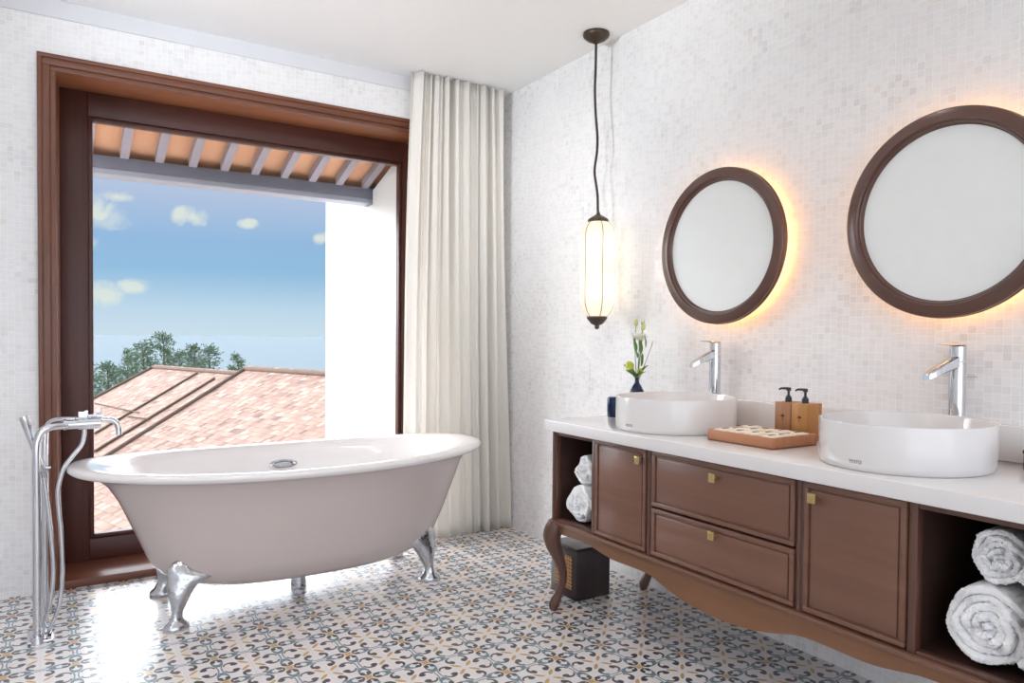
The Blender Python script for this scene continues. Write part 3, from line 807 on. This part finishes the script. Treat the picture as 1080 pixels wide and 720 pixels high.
# ------------------------------------------------------------------ mirrors
def mirror(yc, zc, label):
    x = XW; root = empty('wall_mirror', (x, yc, zc)); tag(root, label, 'mirror', 'round backlit mirrors on the mosaic wall')
    def ring(prof, n=128):
        return MB().rings([[(xx, yc + r * cos(2 * pi * j / n), zc + r * sin(2 * pi * j / n)) for j in range(n)] for r, xx in prof + prof[:1]], False, False)
    # wooden frame profile (radius, x)
    f = [(.316, x - .046), (.335, x - .050), (.340, x - .056), (.341, x - .064), (.337, x - .068), (.337, x - .074), (.340, x - .078), (.339, x - .086), (.334, x - .090), (.300, x - .093), (.297, x - .090), (.296, x - .084), (.291, x - .084), (.288, x - .080), (.287, x - .074), (.283, x - .072), (.283, x - .060), (.300, x - .050)]
    build('mirror_frame', ring(f), M['mframe'], root, smooth=50)
    g = MB().rings([[(xx, yc + r * cos(2 * pi * j / 96), zc + r * sin(2 * pi * j / 96)) for j in range(96)] for r, xx in ((.286, x - .062), (.286, x - .070))])
    build('mirror_glass', g, M['mirror'], root)
    bk = MB().rings([[(xx, yc + r * cos(2 * pi * j / 64), zc + r * sin(2 * pi * j / 64)) for j in range(64)] for r, xx in ((.240, x - .001), (.240, x - .050), (.29, x - .052), (.29, x - .061))])
    build('back_box', bk, M['vandark'], root)
    led = [(.284, x - .026), (.294, x - .026), (.294, x - .036), (.284, x - .036)]
    build('led_strip', ring(led), M['led'], root)
    return root
M['mframe'] = wood('mirror_frame_walnut', lin(70, 42, 34), lin(104, 68, 56), 'Y', .3, coat=.35, scale=.5)
mirror(2.199, 1.654, 'round mirror in dark wooden frame above the basin nearer the curtain')
mirror(1.247, 1.664, 'round mirror in dark wooden frame at the right edge, above the right basin')

# ------------------------------------------------------------------ pendant
px, py = 2.400, 2.962
pn = empty('pendant_lamp', (px, py, 1.30)); tag(pn, 'long ribbed white glass pendant lamp on a dark cord near the mirror wall', 'lamp')
build('ceiling_rose', MB().lathe(px, 2.995, [(.068, ZC - .001), (.070, ZC - .010), (.066, ZC - .020), (.045, ZC - .038), (.018, ZC - .050), (.010, ZC - .056)], 36), M['bronze'], pn)
cd = [(px, 2.995, ZC - .05), (px, 2.997, 2.65), (px, 3.001, 2.55), (px, 2.992, 2.42), (px, 2.976, 2.30), (px, 2.978, 2.22), (px, 2.996, 2.13), (px, 2.984, 2.06), (px, 2.970, 2.0), (px, 2.966, 1.93), (px, py, 1.88)]
build('cord', MB().tube(cd, .0065, 10, 6), M['cord'], pn)
build('top_cap', MB().lathe(px, py, [(.008, 1.905), (.012, 1.893), (.030, 1.882), (.052, 1.868), (.056, 1.858), (.054, 1.852), (.03, 1.851)], 36), M['bronze'], pn)
build('bottom_cap', MB().lathe(px, py, [(.03, 1.362), (.052, 1.361), (.054, 1.352), (.050, 1.346), (.030, 1.322), (.012, 1.314), (.014, 1.304), (.008, 1.296), (.002, 1.294)], 36), M['bronze'], pn)
sp_ = [(.050, 1.853), (.060, 1.846), (.078, 1.822), (.088, 1.790), (.089, 1.70), (.089, 1.50), (.088, 1.435), (.076, 1.395), (.058, 1.368), (.050, 1.362)]
build('glass_shade', MB().lathe(px, py, sp_, 120, ripple=.045, rk=12, cap0=False, cap1=False), M['shade'], pn, smooth=70)
for k in range(6):
    rb_ = MB(); a = 2 * pi * (k + .12) / 6
    rb_.tube([(px + r_ * 1.012 * cos(a), py + r_ * 1.012 * sin(a), z) for r_, z in sp_], .0022, 6)
    build('rib_wire', rb_, M['bronze'], pn)
for zz in (1.72, 1.50): build('bulb', MB().ball((px, py, zz), .028, .028, .045), M['bulb'], pn)

# ------------------------------------------------------------------ towels
def towel(y, z, r, lx0, lx1, seed, label, grp, sq=1.0):
    """a terry towel rolled up, its spiral end facing the room"""
    rnd = random.Random(seed); org = (lx0, y, z - r * sq)
    turns = 4.4 if r > .07 else 3.6; N = int(turns * 40); th = r / (turns + .35)
    a0 = rnd.random() * 6.28
    path = []
    for i in range(N + 1):
        t = i / N; ang = a0 + t * turns * 2 * pi; rad = (t * turns + .30) * th * (1 + .03 * sin(3 * ang + seed))
        path.append((rad * cos(ang), rad * sin(ang), ang))
    hw = th * .53
    sec = [(-1, 0), (-.86, .75), (-.4, 1.0), (.4, 1.0), (.86, .75), (1, 0)]     # across thickness, depth to the front (rounded edge)
    mb = MB(); R = []
    for i, (a, b, ang) in enumerate(path):
        nx, nz = cos(ang), sin(ang); ring = []
        bulge = .010 * sin(ang * 2.3 + seed) + .006 * sin(ang * 5.1) + .014 * (1 - i / N)
        for (u, d) in sec:
            ring.append((lx0 - d * hw * .9 - bulge, y + a + nx * u * hw, z + (b + nz * u * hw) * sq))
        for (u, d) in reversed(sec):
            ring.append((lx1, y + a + nx * u * hw, z + (b + nz * u * hw) * sq))
        R.append(ring)
    mb.rings(R)
    o = build('rolled_towel', mb, M['towel'], origin=org, smooth=70); tag(o, label, 'towel', grp)
    tex = bpy.data.textures.new('terry', 'CLOUDS'); tex.noise_scale = .006; tex.noise_depth = 3
    sb = o.modifiers.new('Subdivision', 'SUBSURF'); sb.levels = 1; sb.render_levels = 2
    dm = o.modifiers.new('Displace', 'DISPLACE'); dm.texture = tex; dm.strength = .010; dm.mid_level = .5
    return o
zs = ZB + .019
towel(2.535, zs + .0860, .084, 1.975, 2.40, 1, 'larger rolled white towel at the bottom of the left open shelf', 'rolled towels in the left shelf', 1.0)
towel(2.512, zs + .238, .065, 1.985, 2.40, 2, 'smaller rolled white towel on top of the stack in the left open shelf', 'rolled towels in the left shelf', 1.0)
towel(.880, zs + .1070, .105, 1.985, 2.42, 3, 'larger rolled white towel at the bottom of the right open shelf', 'rolled towels in the right shelf', .98)
towel(.862, zs + .2835, .072, 2.00, 2.42, 4, 'smaller rolled white towel on top in the right open shelf', 'rolled towels in the right shelf', .98)

# ------------------------------------------------------------------ bin beside the cabinet
bn = empty('waste_bin', (2.18, 2.785, 0)); tag(bn, 'dark square wooden bin with woven cane side on the floor behind the vanity leg', 'bin')
bx0, bx1, by0, by1, bh = 2.080, 2.286, 2.70, 2.905, .248
b = MB().rbox(bx0, bx1, by0, by1, 0, bh - .012, .003); build('bin_body', b, M['binwood'], bn)
build('bin_lid', MB().rbox(bx0, bx1, by0, by1, bh - .012, bh, .003), M['binwood'], bn)
build('cane_panel', MB().rbox(bx0 - .0015, bx0 + .001, by0 + .035, by1 - .035, .045, bh - .045, .0005), M['cane'], bn)

# ------------------------------------------------------------------ counter things
Z = .8753
cup = MB().lathe(2.245, 2.640, [(.001, Z), (.026, Z), (.0285, Z + .006), (.030, Z + .05), (.0295, Z + .085), (.025, Z + .094), (.018, Z + .096), (.001, Z + .096)], 36)
tag(build('blue_tumbler', cup, M['blue'], origin=(2.245, 2.64, Z)), 'dark blue glazed tumbler at the left end of the countertop', 'tumbler')
vx, vy = 2.385, 2.632
vs_ = MB().lathe(vx, vy, [(.001, Z), (.030, Z), (.037, Z + .015), (.041, Z + .045), (.040, Z + .085), (.033, Z + .120), (.020, Z + .145), (.0105, Z + .160), (.0100, Z + .178), (.0125, Z + .184), (.0095, Z + .183), (.008, Z + .16), (.001, Z + .15)], 36)
tag(build('bud_vase', vs_, M['blue'], origin=(vx, vy, Z)), 'small blue narrow necked vase holding flowers behind the left basin', 'vase')
def leafblade(mb, base, d, length, width, up=(0, 0, 1), fold=.3, n=7):
    base = Vector(base); d = Vector(d).normalized(); sd = d.cross(Vector(up)); sd = sd.normalized() if sd.length > .01 else Vector((0, 1, 0)); nn = sd.cross(d)
    L, C_, Rr = [], [], []
    for i in range(n + 1):
        t = i / n; w_ = width * sin(pi * (t * .92 + .06)) ** .8; c = base + d * length * t - nn * length * .18 * t * t
        L.append(c + sd * w_ + nn * w_ * fold); C_.append(c); Rr.append(c - sd * w_ + nn * w_ * fold)
    k = len(mb.v); mb.v += [tuple(p) for p in L + C_ + Rr]; m_ = n + 1
    for i in range(n):
        mb.f.append((k + i, k + i + 1, k + m_ + i + 1, k + m_ + i)); mb.f.append((k + m_ + i, k + m_ + i + 1, k + 2 * m_ + i + 1, k + 2 * m_ + i))
    return mb
def thicken(o, t=.0012):
    md = o.modifiers.new('Solidify', 'SOLIDIFY'); md.thickness = t; md.offset = 0; return o
fl = empty('lisianthus_spray', (vx, vy, 1.055)); tag(fl, 'tall lisianthus stems with ivory bloom and green buds in the blue vase', 'flower', )
st = MB()
# (y shifts follow the picture plane: +y is to the left)
tips = [((vx, vy + .012, 1.312), 'bud'), ((vx - .012, vy - .050, 1.290), 'bud'), ((vx - .02, vy - .035, 1.245), 'bloom'), ((vx + .01, vy - .088, 1.215), 'sprig'), ((vx + .005, vy - .030, 1.325), 'sprig')]
for (t_, k_) in tips:
    b0 = Vector((vx, vy, 1.03)); t_ = Vector(t_); mid = b0.lerp(t_, .55) + Vector((0, .010 if t_.y > vy - .03 else -.002, 0))
    st.tube([b0, mid, t_], [.0022, .0018, .0014], 7, 4)
build('stem', st, M['stem'], fl)
for (z, dy, L_, w_, sx) in ((1.180, .010, .060, .012, -.3), (1.175, -.026, .066, .013, -.4), (1.225, .012, .045, .006, .2), (1.115, -.03, .055, .008, -.9), (1.135, -.035, .045, .006, -.9), (1.205, -.06, .05, .005, -.6), (1.155, -.004, .03, .007, -.2), (1.29, -.03, .04, .004, -.8)):
    thicken(build('leaf', leafblade(MB(), (vx - .004, vy + dy, z), (-.15, sx * .5, 1), L_ * 1.15, w_ * 1.15, (1, 0, 0)), M['leaf'], fl, smooth=60, recalc=False))
M['bud'] = plain('pale_green_bud', lin(196, 206, 128), .5)
for bm_ in (MB().ball((vx, vy + .012, 1.325), .0105, .0105, .018), MB().ball((vx - .012, vy - .052, 1.303), .0105, .0105, .017), MB().tube([(vx + .01, vy - .088, 1.215), (vx + .01, vy - .096, 1.238)], [.0045, .002], 8), MB().tube([(vx + .005, vy - .030, 1.315), (vx + .005, vy - .044, 1.336)], [.0045, .002], 8)):
    build('flower_bud', bm_, M['bud'], fl)
bl = MB(); bc = Vector((vx - .02, vy - .034, 1.236))
for r_ in range(3):
    for k in range(6):
        a = 2 * pi * (k + r_ * .5) / 6; dd = Vector((cos(a) * (.35 + .3 * r_), sin(a) * (.35 + .3 * r_), .95 - .12 * r_)); leafblade(bl, bc, dd, .046, .020 + .002 * r_, (-cos(a), -sin(a), .3), .5)
thicken(build('bloom', bl, M['petal'], fl, smooth=60, recalc=False))
oc = empty('lime_orchid', (vx, vy, 1.060)); tag(oc, 'yellow green blossom with broad leaves low at the mouth of the blue vase', 'flower')
ob = MB(); cc = Vector((vx - .02, vy + .018, 1.110))
for r_ in range(2):
    for k in range(5):
        a = 2 * pi * (k + r_ * .5) / 5; leafblade(ob, cc, Vector((-.5 - .3 * cos(a), sin(a) * .8, .5 + cos(a) * .6)), .034, .014, (-1, 0, .3), .4)
cc2 = Vector((vx - .01, vy - .030, 1.085))
for k in range(4):
    a = 2 * pi * k / 4; leafblade(ob, cc2, Vector((-.4, -.6 + .4 * sin(a), .2 + .3 * cos(a))), .036, .012, (-1, 0, .3), .4)
thicken(build('petal', ob, M['lime'], oc, smooth=60, recalc=False))
for (p0, d0, L_, w_, u_) in (((vx - .006, vy + .004, 1.058), (-.2, .75, .95), .085, .017, (0, -1, 1)), ((vx - .006, vy - .004, 1.058), (-.3, -.9, .55), .085, .018, (0, 1, 1)), ((vx - .006, vy, 1.058), (-.6, .2, .6), .06, .018, (1, 0, 1)), ((vx, vy - .01, 1.07), (.1, -.8, 1), .07, .010, (0, 1, 1)), ((vx - .006, vy, 1.056), (-.7, -.5, .4), .055, .016, (1, 0, 1))):
    thicken(build('leaf', leafblade(MB(), p0, d0, L_ * 1.1, w_ * 1.2, u_), M['leaf'], oc, smooth=60, recalc=False))
build('stem', MB().tube([(vx, vy, 1.03), (vx - .004, vy + .002, 1.065), (vx - .015, vy + .014, 1.100)], .003, 8, 3), M['stem'], oc)

# tray of toiletry packets
tx0, tx1, ty0, ty1, tz = 2.048, 2.285, 1.583, 1.872, .040
tr_ = MB(); tr_.rbox(tx0, tx1, ty0, ty1, Z, Z + .006, .001)
for a in ((tx0, tx0 + .008, ty0, ty1), (tx1 - .008, tx1, ty0, ty1), (tx0 + .008, tx1 - .008, ty0, ty0 + .008), (tx0 + .008, tx1 - .008, ty1 - .008, ty1)):
    tr_.rbox(*a, Z + .0005, Z + tz, .0015)
tag(build('amenity_tray', tr_, M['tray'], origin=(2.16, 1.73, Z)), 'shallow light wooden tray of cream packets on the countertop', 'tray')
cols = ['nearest the left end of the tray', 'second column from the left end of the tray', 'third column from the left end of the tray', 'column nearest the dispensers end of the tray']
rows_ = ['in the front row', 'in the middle row', 'in the back row']
kk = 0
for ci in range(4):
    for ri in range(3):
        yc = ty1 - .042 - ci * .068; xc = tx0 + .045 + ri * .072; zb = Z + .0068; rnd = random.Random(50 + kk)
        hx, hy = .035, .033; h0 = .030 + .005 * rnd.random(); rise = .005
        pk = empty('paper_packet', (xc, yc, zb)); tag(pk, 'cream paper packet %s, %s' % (rows_[ri], cols[ci]), 'packet', 'cream packets in the tray')
        mb = MB(); R = []
        for (s_, z_) in ((.90, 0), (1.0, .004), (1.0, h0 * .7), (.92, h0 + .002), (.6, h0 + rise), (.02, h0 + rise + .001)):
            ring = []
            for j in range(24):
                t = 2 * pi * j / 24; c_, s2_ = cos(t), sin(t)
                ring.append((xc + hx * s_ * math.copysign(abs(c_) ** .35, c_), yc + hy * s_ * math.copysign(abs(s2_) ** .35, s2_), zb + z_))
            R.append(ring)
        mb.rings(R); body = build('packet_body', mb, M['packet'], pk, smooth=60)
        zt = zb + h0 + rise + .0012
        lb = MB()
        if ci in (0, 3) and ri == 1: lb.box(xc - .026, xc + .026, yc - .004, yc + .004, zt - .002, zt)
        else:
            lb.box(xc - .016, xc + .016, yc - .008, yc - .002, zt - .002, zt); lb.box(xc - .012, xc + .012, yc + .001, yc + .006, zt - .002, zt)
        build('printed_label', lb, M['ink'], pk, smooth=0); kk += 1

def dispenser(y0, y1, mat, label):
    x0, x1, h = 2.305, 2.372, .140; yc = (y0 + y1) / 2; xc = (x0 + x1) / 2
    root = empty('soap_dispenser', (xc, yc, Z)); tag(root, label, 'dispenser', 'wooden pump dispensers behind the tray')
    b = MB().rbox(x0, x1, y0 + .0005, y1 - .0005, Z + .012, Z + h, .0015); b.rbox(x0 + .004, x1, y0 + .002, y1 - .002, Z, Z + .012, .001); b.rbox(x1 - .001, x1 + .018, y0 + .001, y1 - .001, Z + h - .042, Z + h, .001)
    build('wooden_case', b, mat, root)
    p_ = MB().cyl((xc, yc, Z + h), (xc, yc, Z + h + .018), .0125, .0115); p_.cyl((xc, yc, Z + h + .018), (xc, yc, Z + h + .024), .008); p_.cyl((xc, yc, Z + h + .024), (xc, yc, Z + h + .042), .0045)
    p_.cyl((xc, yc, Z + h + .042), (xc, yc, Z + h + .054), .009, .008); p_.tube([(xc, yc, Z + h + .050), (xc - .014, yc + .022, Z + h + .050), (xc - .018, yc + .029, Z + h + .044)], [.005, .004, .003], 10, 3)
    build('pump', p_, M['black'], root)
    e = MB(); xf = x0 - .0006; zc = Z + .086       # small palm emblem
    e.box(xf, x0 + .001, yc - .0010, yc + .0010, zc - .014, zc + .002)
    for a in (-70, -35, 0, 35, 70):
        q = radians(a); e.add([(xf, yc, zc), (xf, yc + .004 * cos(q) + sin(q) * .007, zc + .007 * cos(q) + .002), (xf, yc + sin(q) * .013, zc + .011 * cos(q) - .002), (xf, yc - .004 * cos(q) + sin(q) * .007, zc + .007 * cos(q) - .002)], [(0, 1, 2, 3)])
    build('palm_emblem', e, M['ink'], root, smooth=0, recalc=False)
dispenser(1.706, 1.776, M['disp2'], 'left wooden pump dispenser behind the tray')
dispenser(1.634, 1.704, M['disp'], 'right wooden pump dispenser, nearer the right basin')
tb = empty('tissue_box', (2.43, .912, Z)); tag(tb, 'dark brown box just showing at the right edge of the countertop', 'box')
build('box_body', MB().rbox(2.38, 2.49, .850, .974, Z, Z + .048, .003), M['binwood'], tb)
build('box_lid', MB().rbox(2.378, 2.492, .848, .976, Z + .048, Z + .060, .003), M['binwood'], tb)

# ------------------------------------------------------------------ vanity downlights; other downlights and the uplighters are unseen fill lamps, added
def uplighter(y, label, power, size=125, aim=None):  # invented lamp out of view, added to brighten ceiling and corner
    x = XL; z = 1.95; root = empty('added_uplighter', (x, y, z)); tag(root, label, 'lamp', 'added uplighters out of view on the opposite wall')
    build('back_plate', MB().rbox(x, x + .012, y - .05, y + .05, z - .08, z + .08, .003), M['bronze'], root)
    build('bowl_shade', MB().lathe(x + .11, y, [(.012, z - .05), (.05, z - .035), (.085, z), (.095, z + .04), (.088, z + .04), (.078, z + .004), (.045, z - .026), (.010, z - .04)], 36), M['bronze'], root)
    build('uplight_lens', MB().lathe(x + .11, y, [(.070, z + .0), (.001, z + .0)], 24, cap0=False), M['down'], root)
    ld = bpy.data.lights.new('uplight_beam', 'SPOT'); ld.energy = power; ld.spot_size = radians(size); ld.spot_blend = .9; ld.shadow_soft_size = .12; ld.color = (.86, .93, 1)
    lo_ = bpy.data.objects.new('uplight_beam', ld); COL.objects.link(lo_); lo_.parent = root; lo_.location = (.11, 0, .06); lo_.rotation_euler = (pi, radians(14), 0)
    if aim: lo_.rotation_euler = (Vector(aim) - Vector((x + .11, y, z + .06))).to_track_quat('-Z', 'Y').to_euler()
uplighter(2.1, 'added bowl uplighter for fill light on the opposite wall nearer the window', 340, 62, (1.2, 3.3, 2.97))
uplighter(.9, 'added bowl uplighter for fill light on the opposite wall farther from the window', 60)
def downlight(x, y, label, power, spot=110, aim=None):
    root = empty('recessed_downlight', (x, y, ZC)); tag(root, label, 'lamp', 'recessed ceiling downlights')
    build('trim_ring', MB().lathe(x, y, [(.052, ZC - .001), (.052, ZC - .004), (.040, ZC - .006), (.036, ZC - .0015)], 32, cap0=False, cap1=False), M['chrome'], root)
    build('lens', MB().lathe(x, y, [(.036, ZC - .003), (.001, ZC - .003)], 32, cap0=False, cap1=True), M['down'], root)
    ld = bpy.data.lights.new('downlight_beam', 'SPOT'); ld.energy = power; ld.spot_size = radians(spot); ld.spot_blend = .9; ld.shadow_soft_size = .05; ld.color = (1, .97, .93) if aim else (1, .90, .80)
    lo_ = bpy.data.objects.new('downlight_beam', ld); COL.objects.link(lo_); lo_.parent = root; lo_.location = (0, 0, -.02)
    if aim: lo_.rotation_euler = (Vector(aim) - Vector((x, y, ZC))).to_track_quat('-Z', 'Y').to_euler()
downlight(1.25, 2.25, 'added adjustable fill spot turned towards the curtain corner', 60, 75, (2.25, 4.0, 1.5))  # spot added out of view to brighten the curtain corner
downlight(1.95, 1.75, 'ceiling downlight above the middle of the vanity', 6)
downlight(1.95, .75, 'ceiling downlight above the right end of the vanity', 4)
downlight(.6, 1.9, 'added ceiling fill light over the open floor in front of the bathtub', 30, 130)  # unseen lamp added to lift the room's brightness
downlight(-.7, 1.9, 'added ceiling fill light over the floor on the left', 30, 130)  # also added for fill, outside the view

# ------------------------------------------------------------------ sun and sky
sd_ = bpy.data.lights.new('sun', 'SUN'); sd_.energy = 1.0; sd_.angle = radians(35); sd_.color = (1, .93, .84)
so = bpy.data.objects.new('sun', sd_); COL.objects.link(so)
so.rotation_euler = Vector((.965, -.05, -.25)).to_track_quat('-Z', 'Y').to_euler()

wd_ = bpy.data.worlds.new('world'); sc.world = wd_; wd_.use_nodes = True
nt = wd_.node_tree; nt.nodes.clear()
tc = nt.nodes.new('ShaderNodeTexCoord'); sp = nt.nodes.new('ShaderNodeSeparateXYZ'); nt.links.new(tc.outputs['Generated'], sp.inputs[0])
dx, dy, dz = (S(nt, sp.outputs[i]) for i in range(3))
cr = nt.nodes.new('ShaderNodeValToRGB'); nt.links.new(dz.v, cr.inputs[0]); el = cr.color_ramp.elements
stops = [(0.0, lin(196, 214, 224)), (.03, lin(184, 208, 223)), (.08, lin(142, 182, 212)), (.12, lin(142, 178, 211)), (.17, lin(170, 187, 213)), (.215, lin(186, 200, 222)), (.28, (9.5, 9.9, 10.4, 1)), (.48, (9.5, 9.9, 10.4, 1)), (.62, (1.0, 1.05, 1.15, 1)), (1.0, (.8, .88, 1.0, 1))]
el[0].position, el[0].color = stops[0]; el[1].position, el[1].color = stops[-1]
for p_, c_ in stops[1:-1]:
    e_ = el.new(p_); e_.color = c_
base = cr.outputs[0]
# a few small clouds
nz = noise(nt, tc.outputs['Generated'], 26, 5, .62, .4)
cm = None
for (cx_, cy2, cz_, ru, rv) in ((.044, .9891, .1408, .046, .030), (.1451, .9786, .1457, .028, .018), (.2108, .9672, .142, .018, .009), (.2978, .946, .1284, .022, .013),
                            (.045, .9979, .046, .034, .022), (.0842, .9948, .0578, .026, .013), (.0067, .9937, .1115, .05, .03), (.0645, .9846, .1625, .03, .01),
                            (-.25, .95, .12, .09, .03), (.55, .82, .10, .07, .02)):
    d = Vector((cx_, cy2, cz_)).normalized(); h_ = Vector((d.y, -d.x, 0)).normalized()
    ax = (dx * h_.x + dy * h_.y) * (1 / ru) - (d.x * h_.x + d.y * h_.y) / ru
    az_ = (dz - d.z) * (1 / rv); fwd = (dx * d.x + dy * d.y + dz * d.z).gt(.5)
    g = (1.0 - (ax * ax + az_ * az_).sqrt()).max(0.0) * fwd
    cm = g if cm is None else cm.max(g)
cmask = (cm + (nz - .5) * 2.6 * cm.step(0, .3)).step(.18, .75)
base = mix(nt, cmask * .9, base, lin(216, 222, 212))
# bright hazy daylight away from the sea view
side = (1.0 - ((dy - .45) * (1 / .35)).clamp())
base = mix(nt, side * .999, base, (1.0, 1.05, 1.15, 1))
back = ((dy * -1.0) - .15).step(0, .25) * (1.0 - dz.step(.45, .6))
base = mix(nt, back, base, (1.7, 1.85, 2.1, 1))
lobe = (dx * -.74 + dy * .57 + dz * .36).step(.84, .95)      # hazy sun glare up to the left of the window
base = mix(nt, lobe * dz.step(.0, .08), base, (12.5, 12.5, 12.8, 1))
below = dz.lt(-.02)
base = mix(nt, below * side, base, (.7, .69, .66, 1))
base = mix(nt, below * back, base, (1.8, 1.85, 1.9, 1))
bg = nt.nodes.new('ShaderNodeBackground'); nt.links.new(base, bg.inputs[0]); bg.inputs[1].default_value = 1.0
wo = nt.nodes.new('ShaderNodeOutputWorld'); nt.links.new(bg.outputs[0], wo.inputs[0])

# ------------------------------------------------------------------ camera
f, yaw, pitch, roll, cy = 762.4, radians(32.34), radians(-1.3), radians(.5), 12.6
Fv = Vector((sin(yaw) * cos(pitch), cos(yaw) * cos(pitch), sin(pitch))); Rv = Vector((cos(yaw), -sin(yaw), 0)); Uv = Rv.cross(Fv)
R2 = Rv * cos(roll) + Uv * sin(roll); U2 = -Rv * sin(roll) + Uv * cos(roll)
cam = bpy.data.cameras.new('camera'); co_ = bpy.data.objects.new('camera', cam); COL.objects.link(co_)
mt = Matrix((R2, U2, -Fv)).transposed().to_4x4(); mt.translation = (0, 0, 1.25); co_.matrix_world = mt
cam.sensor_width = 36; cam.lens = f / 1080 * 36; cam.shift_y = cy / 1080; cam.clip_start = .05; cam.clip_end = 20000
sc.camera = co_
vs = sc.view_settings; vs.view_transform = 'Standard'; vs.look = 'None'; vs.gamma = 1; vs.use_curve_mapping = False; vs.exposure = 0.19
